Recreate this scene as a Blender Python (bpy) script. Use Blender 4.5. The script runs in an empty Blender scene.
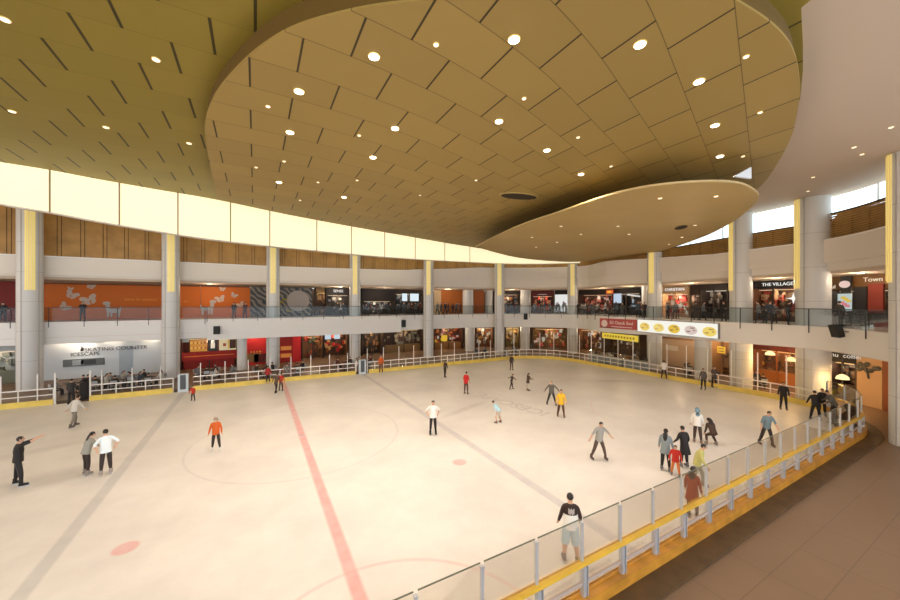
import bpy, math, random
from mathutils import Vector, Matrix
random.seed(7)
C = bpy.context.scene.collection
R = math.radians
# ------------------------------------------------------------------ camera
F, HZ, EYE = 350.0, 303.0, 6.5
YAW = math.atan(195/350); SA, CA = math.sin(YAW), math.cos(YAW)
cam_d = bpy.data.cameras.new('camera'); cam = bpy.data.objects.new('camera', cam_d); C.objects.link(cam)
cam.location = (0, 0, EYE); cam.rotation_euler = (R(90), 0, -YAW)
cam_d.sensor_width = 36; cam_d.lens = 36*F/900; cam_d.shift_y = 3/900
cam_d.clip_start = .05; cam_d.clip_end = 300
bpy.context.scene.camera = cam
# ------------------------------------------------------------------ world, exposure
W = bpy.data.worlds.new('world'); bpy.context.scene.world = W; W.use_nodes = True
_nt = W.node_tree; _tc = _nt.nodes.new('ShaderNodeTexCoord'); _sp = _nt.nodes.new('ShaderNodeSeparateXYZ'); _nt.links.new(_tc.outputs['Generated'], _sp.inputs[0])
_mr = _nt.nodes.new('ShaderNodeMapRange'); _mr.inputs[1].default_value = -.9; _mr.inputs[2].default_value = -.2; _nt.links.new(_sp.outputs[0], _mr.inputs[0])
_mx = _nt.nodes.new('ShaderNodeMix'); _mx.data_type = 'RGBA'; _mx.inputs[6].default_value = (1.0, .82, .66, 1); _mx.inputs[7].default_value = (.86, .96, 1.08, 1)
_nt.links.new(_mr.outputs[0], _mx.inputs[0]); _nt.links.new(_mx.outputs[2], _nt.nodes['Background'].inputs[0])      # warm from the left, cool from behind, chosen to tint the walls
W.node_tree.nodes['Background'].inputs[1].default_value = 3.3
vs = bpy.context.scene.view_settings
vs.view_transform = 'Standard'; vs.look = 'None'; vs.gamma = 1; vs.use_curve_mapping = False; vs.exposure = -0.07
DOWN_W = 375.0          # power of one ceiling downlight
WARM = (1.0, .84, .70)
STRIP_E = 1.0
WIN_E = 1.6
LAMP_E = 1.15

# ------------------------------------------------------------------ geometry of the place
def ray(px): 
    U = (px-450)/F
    return SA+U*CA, CA-U*SA
def at(px, Z):
    a, b = ray(px); return a*Z, b*Z
def G(px, py, z=0.0):
    Z = F*(EYE-z)/(py-HZ); return at(px, Z)
def cr(P, n=8):
    out = []
    for i in range(len(P)-1):
        p0 = P[max(i-1, 0)]; p1 = P[i]; p2 = P[i+1]; p3 = P[min(i+2, len(P)-1)]
        for k in range(n):
            t = k/n
            out.append(tuple(.5*((2*p1[j])+(-p0[j]+p2[j])*t+(2*p0[j]-5*p1[j]+4*p2[j]-p3[j])*t*t+(-p0[j]+3*p1[j]-3*p2[j]+p3[j])*t**3) for j in range(len(p1))))
    out.append(tuple(P[-1])); return out
_r = [at(600, 39.3), at(654, 33.8), at(700, 29.2), at(740, 26.2), at(790, 23.3), at(812, 22.2), at(840, 20.4), at(885, 17.4)]
RING = [(-42+4*i, 38.9) for i in range(15)] + cr([(16, 38.9), (22, 38.8), (27.6, 37.6), (32.2, 34.8), (35.4, 30.6)]+_r+[(23.5, 1.2), (20.5, -2.8)], 6)
def offs(path, d):
    out = []
    n = len(path)
    for i in range(n):
        a = Vector(path[max(i-1, 0)]); b = Vector(path[min(i+1, n-1)])
        t = (b-a).normalized(); nn = Vector((-t.y, t.x))       # left of travel = outward
        out.append((path[i][0]+nn.x*d, path[i][1]+nn.y*d))
    return out
RC = {}
def ring(d):
    k = round(d, 3)
    if k not in RC: RC[k] = offs(RING, d)
    return RC[k]
def hit(px, d=0.0):
    P = ring(d); dx, dy = ray(px); best = None
    for i in range(len(P)-1):
        ax, ay = P[i]; bx, by = P[i+1]; ex, ey = bx-ax, by-ay
        det = dx*(-ey)+ex*dy
        if abs(det) < 1e-9: continue
        t = (ax*(-ey)+ex*ay)/det; u = (dx*ay-dy*ax)/det
        if t > 1 and -1e-6 <= u <= 1+1e-6 and (best is None or t < best[0]):
            best = (t, ax+ex*u, ay+ey*u, math.atan2(ey, ex), i+u)
    return best
def sub(path, i0, i1):
    out = [lerp(path, i0)]
    k = math.floor(i0)+1
    while k < i1-1e-6: out.append(path[k]); k += 1
    out.append(lerp(path, i1)); return out
def lerp(path, s):
    i = min(int(s), len(path)-2); u = s-i
    return tuple(path[i][j]*(1-u)+path[i+1][j]*u for j in (0, 1))
def resample(path, step):
    out = []; acc = 0; nxt = 0
    for i in range(len(path)-1):
        a = Vector(path[i]); b = Vector(path[i+1]); L = (b-a).length
        while nxt <= acc+L:
            u = (nxt-acc)/L; p = a.lerp(b, u); out.append((p.x, p.y, math.atan2(b.y-a.y, b.x-a.x))); nxt += step
        acc += L
    return out

# ------------------------------------------------------------------ materials
MT = {}
def mat(name, col, rough=.6, metal=0, emit=None, es=1.0, spec=.5, noise=0, nscale=3, bump=0, bscale=20):
    if name in MT: return MT[name]
    m = bpy.data.materials.new(name); m.use_nodes = True; nt = m.node_tree; b = nt.nodes['Principled BSDF']
    b.inputs['Base Color'].default_value = (*col, 1); b.inputs['Roughness'].default_value = rough
    b.inputs['Metallic'].default_value = metal; b.inputs['Specular IOR Level'].default_value = spec
    if emit: b.inputs['Emission Color'].default_value = (*emit, 1); b.inputs['Emission Strength'].default_value = es
    if noise or bump:
        tc = nt.nodes.new('ShaderNodeTexCoord')
    if noise:
        n = nt.nodes.new('ShaderNodeTexNoise'); n.inputs['Scale'].default_value = nscale; n.inputs['Detail'].default_value = 4
        nt.links.new(tc.outputs['Object'], n.inputs['Vector'])
        r = nt.nodes.new('ShaderNodeMapRange'); r.inputs['From Min'].default_value = .3; r.inputs['From Max'].default_value = .7
        r.inputs['To Min'].default_value = 1-noise; r.inputs['To Max'].default_value = 1+noise*.4
        nt.links.new(n.outputs['Fac'], r.inputs['Value'])
        x = nt.nodes.new('ShaderNodeVectorMath'); x.operation = 'SCALE'; x.inputs[0].default_value = col
        nt.links.new(r.outputs['Result'], x.inputs['Scale']); nt.links.new(x.outputs['Vector'], b.inputs['Base Color'])
    if bump:
        n2 = nt.nodes.new('ShaderNodeTexNoise'); n2.inputs['Scale'].default_value = bscale
        nt.links.new(tc.outputs['Object'], n2.inputs['Vector'])
        bp = nt.nodes.new('ShaderNodeBump'); bp.inputs['Strength'].default_value = bump; bp.inputs['Distance'].default_value = .02
        nt.links.new(n2.outputs['Fac'], bp.inputs['Height']); nt.links.new(bp.outputs['Normal'], b.inputs['Normal'])
    MT[name] = m; return m
def srgb(r, g, b):
    f = lambda c: (c/255/12.92) if c/255 <= .04045 else ((c/255+.055)/1.055)**2.4
    return (f(r), f(g), f(b))
def cmat(r, g, b, rough=.7):
    return mat('paint_%d_%d_%d' % (r, g, b), srgb(r, g, b), rough)
def emat(r, g, b, s=1.0):
    return mat('lit_%d_%d_%d_%d' % (r, g, b, s*100), (0.02, .02, .02), .5, emit=srgb(r, g, b), es=s)
def glassmat(name, col, gloss=.08):
    m = bpy.data.materials.new(name); m.use_nodes = True; nt = m.node_tree; nt.nodes.clear()
    o = nt.nodes.new('ShaderNodeOutputMaterial'); t = nt.nodes.new('ShaderNodeBsdfTransparent'); g = nt.nodes.new('ShaderNodeBsdfGlossy')
    t.inputs[0].default_value = (*col, 1); g.inputs['Roughness'].default_value = .05; g.inputs[0].default_value = (1, 1, 1, 1)
    mx = nt.nodes.new('ShaderNodeMixShader'); fr = nt.nodes.new('ShaderNodeFresnel'); fr.inputs[0].default_value = 1.35
    mu = nt.nodes.new('ShaderNodeMath'); mu.operation = 'MULTIPLY'; mu.inputs[1].default_value = gloss*8; mu.use_clamp = True
    nt.links.new(fr.outputs[0], mu.inputs[0]); nt.links.new(mu.outputs[0], mx.inputs[0])
    nt.links.new(t.outputs[0], mx.inputs[1]); nt.links.new(g.outputs[0], mx.inputs[2]); nt.links.new(mx.outputs[0], o.inputs[0])
    return m
class N:                       # tiny node-math helper
    def __init__(s, nt): s.nt = nt
    def m(s, op, a, b=None, c=None):
        n = s.nt.nodes.new('ShaderNodeMath'); n.operation = op
        for i, v in enumerate((a, b, c)):
            if v is None: continue
            if isinstance(v, (int, float)): n.inputs[i].default_value = v
            else: s.nt.links.new(v, n.inputs[i])
        return n.outputs[0]
def panel_ceiling(name, col, h, warp, row0, rowp, colp, colo, slot_w, seam_w, slot_d, seam_d):
    """gold metal panels in running bond: rows across, joints between them."""
    m = bpy.data.materials.new(name); m.use_nodes = True; nt = m.node_tree; b = nt.nodes['Principled BSDF']; q = N(nt)
    tc = nt.nodes.new('ShaderNodeTexCoord'); sp = nt.nodes.new('ShaderNodeSeparateXYZ'); nt.links.new(tc.outputs['Object'], sp.inputs[0])
    X = q.m('DIVIDE', sp.outputs[0], h); Y = q.m('DIVIDE', sp.outputs[1], h)
    if warp:
        xp = q.m('MAXIMUM', X, 0.0); xq = q.m('MINIMUM', xp, 1.35)
        g1 = q.m('MULTIPLY', q.m('MULTIPLY', xq, xq), .125)
        g2 = q.m('MULTIPLY', q.m('MAXIMUM', q.m('SUBTRACT', xp, 1.35), 0.0), .34)
        Y = q.m('SUBTRACT', Y, q.m('ADD', g1, g2))
    r = q.m('DIVIDE', q.m('SUBTRACT', Y, row0), rowp)
    fl = q.m('FLOOR', r); fr = q.m('SUBTRACT', r, fl)
    dr = q.m('MULTIPLY', q.m('MINIMUM', fr, q.m('SUBTRACT', 1.0, fr)), rowp*h)
    par = q.m('MULTIPLY', q.m('FLOORED_MODULO', fl, 2.0), .5)
    c = q.m('ADD', q.m('DIVIDE', q.m('SUBTRACT', X, colo), colp), par)
    cf = q.m('SUBTRACT', c, q.m('FLOOR', c))
    dc = q.m('MULTIPLY', q.m('MINIMUM', cf, q.m('SUBTRACT', 1.0, cf)), colp*h)
    s1 = q.m('MULTIPLY', q.m('LESS_THAN', dr, seam_w), seam_d); s2 = q.m('MULTIPLY', q.m('LESS_THAN', dc, slot_w), slot_d)
    s = q.m('MAXIMUM', s1, s2)
    wn = nt.nodes.new('ShaderNodeTexWhiteNoise'); wn.noise_dimensions = '2D'
    cb = nt.nodes.new('ShaderNodeCombineXYZ'); nt.links.new(fl, cb.inputs[0]); nt.links.new(q.m('FLOOR', c), cb.inputs[1]); nt.links.new(cb.outputs[0], wn.inputs['Vector'])
    k = q.m('MULTIPLY', q.m('SUBTRACT', 1.0, s), q.m('ADD', .95, q.m('MULTIPLY', wn.outputs['Value'], .1)))
    x = nt.nodes.new('ShaderNodeVectorMath'); x.operation = 'SCALE'; x.inputs[0].default_value = col; nt.links.new(k, x.inputs['Scale'])
    nt.links.new(x.outputs['Vector'], b.inputs['Base Color']); b.inputs['Roughness'].default_value = .5; b.inputs['Metallic'].default_value = .25
    return m
def grid_mat(name, col, sx, sy, w, dark=.6, rough=.5, noise=.12, brick=False):
    m = bpy.data.materials.new(name); m.use_nodes = True; nt = m.node_tree; b = nt.nodes['Principled BSDF']; q = N(nt)
    tc = nt.nodes.new('ShaderNodeTexCoord'); sp = nt.nodes.new('ShaderNodeSeparateXYZ'); nt.links.new(tc.outputs['Object'], sp.inputs[0])
    def line(o, s):
        r = q.m('DIVIDE', o, s); f = q.m('SUBTRACT', r, q.m('FLOOR', r)); return q.m('LESS_THAN', q.m('MULTIPLY', f, s), w)
    s = q.m('MAXIMUM', line(sp.outputs[0], sx), line(sp.outputs[1], sy))
    nz = nt.nodes.new('ShaderNodeTexNoise'); nz.inputs['Scale'].default_value = .7; nz.inputs['Detail'].default_value = 5; nt.links.new(tc.outputs['Object'], nz.inputs['Vector'])
    k = q.m('MULTIPLY', q.m('SUBTRACT', 1.0, q.m('MULTIPLY', s, 1-dark)), q.m('ADD', 1-noise, q.m('MULTIPLY', nz.outputs['Fac'], 2*noise)))
    x = nt.nodes.new('ShaderNodeVectorMath'); x.operation = 'SCALE'; x.inputs[0].default_value = col; nt.links.new(k, x.inputs['Scale'])
    nt.links.new(x.outputs['Vector'], b.inputs['Base Color']); b.inputs['Roughness'].default_value = rough
    return m
white = mat('white_plaster', (.86, .84, .81), .6)
white2 = mat('cream_plaster', (.78, .72, .64), .7)
colwhite = mat('column_white', (.66, .66, .65), .45)
gold_trim = mat('gold_trim', (.80, .58, .18), .4, .3)
steel = mat('steel_post', (.52, .54, .57), .35, .5)
rail_white = mat('rail_white', (.80, .78, .75), .4)
yellow_kick = mat('yellow_kick', (.80, .60, .12), .45, noise=.15, nscale=1.5)
yellow_rail = mat('yellow_rail', (.70, .42, .035), .4, noise=.2, nscale=2)
orange_kick = mat('orange_kick', (.52, .23, .025), .4, noise=.3, nscale=2.5)
brown_rubber = mat('brown_rubber', (.095, .047, .012), .6, noise=.4, nscale=2)
dark = mat('dark_metal', (.05, .05, .055), .4, .3)
black = mat('black_plastic', (.012, .010, .010), .5)
wood = mat('wood_panel', (.46, .25, .065), .55, noise=.25, nscale=1.2)
wood_dark = mat('wood_joint', (.06, .032, .012), .7)
rink_glass = glassmat('rink_glass', (.965, .955, .925), .05)
rail_glass = glassmat('railing_glass', (.87, .905, .915), .06)
lamp_dim = mat('lamp_dim', (.9, .9, .9), .5, emit=(1, .82, .55), es=1.3)
lamp_on = mat('lamp_on', (.9, .9, .9), .5, emit=(1, .90, .72), es=9)
# ------------------------------------------------------------------ mesh builder
class MB:
    def __init__(s): s.v = []; s.f = []; s.m = []
    def add(s, vs, fs, mi=0):
        o = len(s.v); s.v += [tuple(v) for v in vs]; s.f += [tuple(i+o for i in f) for f in fs]; s.m += [mi]*len(fs); return s
    def box(s, c, d, rot=0, mi=0, tilt=0):
        M = Matrix.Rotation(rot, 3, 'Z') @ Matrix.Rotation(tilt, 3, 'X')
        vs = [Vector(c)+M @ Vector((sx*d[0]/2, sy*d[1]/2, sz*d[2]/2)) for sx in (-1, 1) for sy in (-1, 1) for sz in (-1, 1)]
        return s.add(vs, [(0, 1, 3, 2), (4, 6, 7, 5), (0, 4, 5, 1), (2, 3, 7, 6), (0, 2, 6, 4), (1, 5, 7, 3)], mi)
    def prism(s, poly, z0, z1, mi=0):
        n = len(poly)
        vs = [(x, y, z0) for x, y in poly]+[(x, y, z1) for x, y in poly]
        return s.add(vs, [tuple(range(n-1, -1, -1)), tuple(range(n, 2*n))]+[(i, (i+1) % n, n+(i+1) % n, n+i) for i in range(n)], mi)
    def tube(s, pts, r, n=8, mi=0, caps=True, sq=1.0):
        P = [Vector(p) for p in pts]; rs = r if isinstance(r, (list, tuple)) else [r]*len(P); vs = []; fs = []
        up = Vector((0, 0, 1))
        for i, p in enumerate(P):
            t = (P[min(i+1, len(P)-1)]-P[max(i-1, 0)]).normalized()
            a = t.cross(up) if abs(t.z) < .95 else t.cross(Vector((0, 1, 0)))
            a.normalize(); b = t.cross(a)
            for k in range(n):
                w = 2*math.pi*k/n; vs.append(p+a*math.cos(w)*rs[i]+b*math.sin(w)*rs[i]*sq)
        for i in range(len(P)-1):
            for k in range(n): fs.append((i*n+k, i*n+(k+1) % n, (i+1)*n+(k+1) % n, (i+1)*n+k))
        if caps: fs += [tuple(range(n-1, -1, -1)), tuple(range((len(P)-1)*n, len(P)*n))]
        return s.add(vs, fs, mi)
    def lathe(s, prof, c=(0, 0, 0), n=16, mi=0, sx=1, sy=1):
        vs = []; fs = []
        for r, z in prof:
            for k in range(n):
                w = 2*math.pi*k/n; vs.append((c[0]+r*math.cos(w)*sx, c[1]+r*math.sin(w)*sy, c[2]+z))
        for i in range(len(prof)-1):
            for k in range(n): fs.append((i*n+k, i*n+(k+1) % n, (i+1)*n+(k+1) % n, (i+1)*n+k))
        fs += [tuple(range(n-1, -1, -1)), tuple(range((len(prof)-1)*n, len(prof)*n))]
        return s.add(vs, fs, mi)
    def strip(s, inner, outer, z0, z1, mi=0):        # closed band between two polylines
        n = len(inner); vs = []
        for (a, b) in zip(inner, outer): vs += [(a[0], a[1], z0), (a[0], a[1], z1), (b[0], b[1], z1), (b[0], b[1], z0)]
        fs = []
        for i in range(n-1):
            o = 4*i
            for k in range(4): fs.append((o+k, o+(k+1) % 4, o+4+(k+1) % 4, o+4+k))
        fs += [(3, 2, 1, 0), (4*n-4, 4*n-3, 4*n-2, 4*n-1)]
        return s.add(vs, fs, mi)
    def sphere(s, c, r, n=10, mi=0, k=8):
        if not isinstance(r, (list, tuple)): r = (r, r, r)
        prof = [(math.sin(math.pi*i/k), -math.cos(math.pi*i/k)) for i in range(k+1)]
        prof[0] = (.02, -1); prof[-1] = (.02, 1)
        vs = []; fs = []
        for a, z in prof:
            for j in range(n):
                w = 2*math.pi*j/n; vs.append((c[0]+a*math.cos(w)*r[0], c[1]+a*math.sin(w)*r[1], c[2]+z*r[2]))
        for i in range(k):
            for j in range(n): fs.append((i*n+j, i*n+(j+1) % n, (i+1)*n+(j+1) % n, (i+1)*n+j))
        fs += [tuple(range(n-1, -1, -1)), tuple(range(k*n, (k+1)*n))]
        return s.add(vs, fs, mi)
    def build(s, name, mats, parent=None, smooth=False, kind=None):
        me = bpy.data.meshes.new(name); me.from_pydata(s.v, [], s.f)
        if not isinstance(mats, (list, tuple)): mats = [mats]
        for m in mats: me.materials.append(m)
        me.polygons.foreach_set('material_index', s.m)
        import bmesh
        bm = bmesh.new(); bm.from_mesh(me); bmesh.ops.recalc_face_normals(bm, faces=bm.faces); bm.to_mesh(me); bm.free()
        if smooth:
            me.polygons.foreach_set('use_smooth', [True]*len(me.polygons))
            me.set_sharp_from_angle(angle=R(42))
        o = bpy.data.objects.new(name, me); C.objects.link(o)
        if parent: o.parent = parent
        if kind: o['kind'] = kind
        return o
def thing(name, label, cat, loc=(0, 0, 0), rz=0, group=None):
    o = bpy.data.objects.new(name, None); C.objects.link(o); o.location = loc; o.rotation_euler = (0, 0, rz)
    return tag(o, label, cat, group)
def tag(o, label, cat, group=None):
    o['label'] = label; o['category'] = cat
    if group: o['group'] = group
    return o
def copy_tree(o, parent=None):
    c = o.copy(); C.objects.link(c); c.parent = parent
    for ch in list(o.children): copy_tree(ch, c)
    return c
FONT = None
def text(name, body, size, m, parent, loc, rot=(R(90), 0, 0), ext=.01, sx=1.0):
    cu = bpy.data.curves.new(name, 'FONT'); cu.body = body; cu.size = size; cu.extrude = ext; cu.align_x = 'CENTER'; cu.align_y = 'CENTER'
    cu.materials.append(m); tmp = bpy.data.objects.new(name, cu); C.objects.link(tmp)
    dg = bpy.context.evaluated_depsgraph_get(); me = bpy.data.meshes.new_from_object(tmp.evaluated_get(dg)); bpy.data.objects.remove(tmp)
    o = bpy.data.objects.new(name, me); C.objects.link(o)
    if parent: o.parent = parent
    o.location = loc; o.rotation_euler = rot; o.scale = (sx, 1, 1)
    return o

# ================================================================== THE SETTING
# rink outline (inside face of the boards)
RX0, RX1, RY0, RY1, RR = -27.0, 30.8, 5.25, 31.9, 5.4
def rink(d=0.0, n=10):
    pts = []; r = RR+d
    for cx, cy, a0 in ((RX1-RR, RY0+RR, -90), (RX1-RR, RY1-RR, 0), (RX0+RR, RY1-RR, 90), (RX0+RR, RY0+RR, 180)):
        for k in range(n+1):
            a = R(a0+90*k/n); pts.append((cx+r*math.cos(a), cy+r*math.sin(a)))
    return pts
# floor
fl = MB(); fl.add([(-60, -12, -.02), (60, -12, -.02), (60, 60, -.02), (-60, 60, -.02)], [(0, 1, 2, 3)])
fl.build('floor', grid_mat('floor_tile', (.20, .120, .068), 1.8, .9, .02, .7, .4), kind='structure')
# ice sheet with its painted marks in the ice
def ice_mat():
    m = bpy.data.materials.new('ice'); m.use_nodes = True; nt = m.node_tree; b = nt.nodes['Principled BSDF']; q = N(nt)
    tc = nt.nodes.new('ShaderNodeTexCoord'); sp = nt.nodes.new('ShaderNodeSeparateXYZ'); nt.links.new(tc.outputs['Object'], sp.inputs[0])
    X, Y = sp.outputs[0], sp.outputs[1]
    nz = nt.nodes.new('ShaderNodeTexNoise'); nz.inputs['Scale'].default_value = .35; nz.inputs['Detail'].default_value = 6; nz.inputs['Roughness'].default_value = .65
    nt.links.new(tc.outputs['Object'], nz.inputs['Vector'])
    nz2 = nt.nodes.new('ShaderNodeTexNoise'); nz2.inputs['Scale'].default_value = 2.2; nz2.inputs['Detail'].default_value = 5; nt.links.new(tc.outputs['Object'], nz2.inputs['Vector'])
    base = nt.nodes.new('ShaderNodeMix'); base.data_type = 'RGBA'
    base.inputs[6].default_value = (.74, .70, .66, 1); base.inputs[7].default_value = (.84, .80, .755, 1)
    mr = nt.nodes.new('ShaderNodeMapRange'); mr.inputs[1].default_value = .35; mr.inputs[2].default_value = .62; nt.links.new(nz.outputs['Fac'], mr.inputs[0]); nt.links.new(mr.outputs[0], base.inputs[0])
    cur = base.outputs[2]
    def over(maskv, col, st):
        nonlocal cur
        mx = nt.nodes.new('ShaderNodeMix'); mx.data_type = 'RGBA'; nt.links.new(cur, mx.inputs[6]); mx.inputs[7].default_value = (*col, 1)
        w = q.m('MULTIPLY', maskv, q.m('MULTIPLY', q.m('ADD', .45, nz2.outputs['Fac']), st)); nt.links.new(w, mx.inputs[0]); cur = mx.outputs[2]
    def sm(d, w, s=.04):     # soft 1 inside |d|<w
        r = nt.nodes.new('ShaderNodeMapRange'); r.inputs[1].default_value = w+s; r.inputs[2].default_value = w-s; nt.links.new(d, r.inputs[0]); return r.outputs[0]
    def dist(cx, cy):
        return q.m('SQRT', q.m('ADD', q.m('POWER', q.m('SUBTRACT', X, cx), 2.0), q.m('POWER', q.m('SUBTRACT', Y, cy), 2.0)))
    ax = lambda c: q.m('ABSOLUTE', q.m('SUBTRACT', X, c))
    over(sm(ax(-4.55), .17), (.42, .42, .44), .42)
    over(sm(ax(8.65), .17), (.42, .40, .46), .42)
    over(sm(ax(2.02), .15), (.80, .26, .26), .62)
    over(sm(q.m('ABSOLUTE', q.m('SUBTRACT', dist(2.02, 18.6), 4.65)), .035), (.45, .42, .45), .30)
    for cx, cy in ((-3.0, 12.3), (7.3, 12.3)):
        over(sm(dist(cx, cy), .28), (.80, .30, .30), .55)
    over(sm(dist(2.02, 18.6), .15), (.45, .42, .5), .4)
    over(sm(q.m('ABSOLUTE', q.m('SUBTRACT', dist(2.02, 5.25), 3.3)), .04), (.80, .30, .30), .32)
    for cx, cy in ((21.5, 11.6), (21.5, 25.4), (-17.5, 11.6), (-17.5, 25.4)):
        over(sm(q.m('ABSOLUTE', q.m('SUBTRACT', dist(cx, cy), 4.5)), .035), (.75, .40, .38), .26)
    # darker patches, from noise first, then as soft ellipses
    nz3 = nt.nodes.new('ShaderNodeTexNoise'); nz3.inputs['Scale'].default_value = .13; nz3.inputs['Detail'].default_value = 4; nt.links.new(tc.outputs['Object'], nz3.inputs['Vector'])
    mr3 = nt.nodes.new('ShaderNodeMapRange'); mr3.inputs[1].default_value = .58; mr3.inputs[2].default_value = .70; nt.links.new(nz3.outputs['Fac'], mr3.inputs[0])
    over(mr3.outputs[0], (.62, .58, .55), .35)
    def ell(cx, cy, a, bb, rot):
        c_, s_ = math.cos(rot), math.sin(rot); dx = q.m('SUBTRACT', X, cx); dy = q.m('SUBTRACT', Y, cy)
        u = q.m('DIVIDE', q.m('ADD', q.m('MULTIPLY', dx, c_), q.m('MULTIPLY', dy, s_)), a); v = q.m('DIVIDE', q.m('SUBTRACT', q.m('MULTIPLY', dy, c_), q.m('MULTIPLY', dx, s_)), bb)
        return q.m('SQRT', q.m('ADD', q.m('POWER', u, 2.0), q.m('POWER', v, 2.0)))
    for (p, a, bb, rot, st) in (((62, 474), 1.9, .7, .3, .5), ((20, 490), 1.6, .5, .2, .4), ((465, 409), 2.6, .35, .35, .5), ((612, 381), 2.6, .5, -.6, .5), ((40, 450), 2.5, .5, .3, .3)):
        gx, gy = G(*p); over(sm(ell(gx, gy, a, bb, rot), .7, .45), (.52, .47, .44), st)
    nt.links.new(cur, b.inputs['Base Color'])
    rr = nt.nodes.new('ShaderNodeMapRange'); rr.inputs[3].default_value = .28; rr.inputs[4].default_value = .5; nt.links.new(nz.outputs['Fac'], rr.inputs[0]); nt.links.new(rr.outputs[0], b.inputs['Roughness'])
    b.inputs['Specular IOR Level'].default_value = .35
    bp = nt.nodes.new('ShaderNodeBump'); bp.inputs['Strength'].default_value = .12; bp.inputs['Distance'].default_value = .01; nt.links.new(nz2.outputs['Fac'], bp.inputs['Height']); nt.links.new(bp.outputs['Normal'], b.inputs['Normal'])
    return m
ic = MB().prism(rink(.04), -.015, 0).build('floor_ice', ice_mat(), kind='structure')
# dark brown rubber kerb outside the near and right boards
def loop_strip(name, d0, d1, z0, z1, m, kind='structure'):
    a, b = rink(d0), rink(d1); a.append(a[0]); b.append(b[0])
    return MB().strip(a, b, z0, z1).build(name, m, kind=kind)
loop_strip('trim_1', .15, .8, -.02, .06, brown_rubber)

# gallery floor slab (white band) with its stepped pieces
I0 = hit(208)[4]; I1 = hit(399)[4]
def ringpiece(name, i0, i1, d0, d1, z0, z1, m, kind='structure', parent=None):
    return MB().strip(sub(ring(d0), i0, i1), sub(ring(d1), i0, i1), z0, z1).build(name, m, parent=parent, kind=kind)
NR = len(RING)-1.001
J0, J1 = hit(290)[4], hit(480)[4]
def zt(i):                      # the third-storey parapet steps up towards the far end
    u = min(1, max(0, (i-J0)/(J1-J0))); w = min(1, max(0, (i-J2)/(J3-J2))); return 10.10+1.0*u-.65*w
J2, J3 = hit(610)[4], hit(705)[4]
def dd(i, d):                   # and stands a little further back on the right
    u = min(1, max(0, (i-D0_)/(D1_-D0_))); return d+.7*u
D0_, D1_ = hit(520)[4], hit(580)[4]
def ringvar(name, i0, i1, d0, d1, f0, f1, m, kind='structure', parent=None, off=True):
    idx = [i0]+[k for k in range(math.floor(i0)+1, math.ceil(i1-1e-6))]+[i1]
    vs = []
    for i in idx:
        p = lerp(ring(0), i); q = lerp(ring(1.0), i); n = Vector((q[0]-p[0], q[1]-p[1]))
        e0, e1 = (dd(i, d0), dd(i, d1)) if off else (d0, d1)
        a = (p[0]+n.x*e0, p[1]+n.y*e0); b = (p[0]+n.x*e1, p[1]+n.y*e1); z0, z1 = f0(i), f1(i)
        vs += [(*a, z0), (*a, z1), (*b, z1), (*b, z0)]
    m_ = MB(); n = len(idx)
    m_.add(vs, [(4*i+k, 4*i+(k+1) % 4, 4*i+4+(k+1) % 4, 4*i+4+k) for i in range(n-1) for k in range(4)]+[(3, 2, 1, 0), (4*n-4, 4*n-3, 4*n-2, 4*n-1)])
    return m_.build(name, m, parent=parent, kind=kind)
K_ = lambda v: (lambda i: v)
def zb(i):                      # underside of the band
    return 3.3+.34*min(1, max(0, (i-J2)/(hit(812)[4]-J2)))
ringpiece('floor_gallery', 0, NR, .25, 9, 4.6, 5.0, mat('gallery_floor', (.50, .47, .43), .3))
ringvar('wall_gallery_edge', 0, NR, 0, .25, zb, K_(5.02), white, off=False)
ringpiece('trim_2', 0, NR, .25, 9, 3.55, 4.6, white2)
ringpiece('wall_balcony_front', I0, I1, -.75, -.003, 3.15, 5.03, white)
ringpiece('trim_3', 0, hit(200)[4], -.03, 0, 3.78, 3.83, white2)
# upper fascia and its steps, with the third floor slab
ringvar('wall_upper_fascia', 0, NR, .1, .5, lambda i: zt(i)-1.42, zt, white2)
ringvar('trim_4', 0, NR, .32, .6, K_(8.55), lambda i: zt(i)-1.42, white2)
ringvar('trim_5', 0, NR, .04, .1, lambda i: zt(i)-1.0, lambda i: zt(i)-.94, white2)
ringvar('trim_6', 0, NR, 0.0, .5, zt, lambda i: zt(i)+.07, white)
ringvar('ceiling_gallery', 0, NR, .6, 8, K_(8.35), K_(9.0), mat('gallery_ceiling', (.62, .50, .38), .7))
# back walls of both storeys
ringpiece('wall_ground_back', 0, NR, 8.8, 9.0, 0, 3.55, mat('ground_back', (.30, .20, .12), .8))
ringpiece('wall_gallery_back', 0, NR, 8.8, 9.0, 5.0, 8.35, mat('gallery_back', (.30, .21, .14), .8))
# third storey: vertical wood boards left and centre, behind the cove
IW = hit(648)[4]
ringvar('wall_wood', 0, IW, .7, .9, K_(10.0), K_(14.7), wood)
jt = MB()
for i, (x, y, a) in enumerate(resample(sub(ring(.7), 0, hit(560)[4]), 1.35)):
    if x < -34: continue
    for o in (-.12, .12):
        jt.box((x+math.cos(a)*o, y+math.sin(a)*o, 12.35), (.035, .03, 4.5), a)
jt.build('trim_7', wood_dark, kind='structure')
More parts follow.
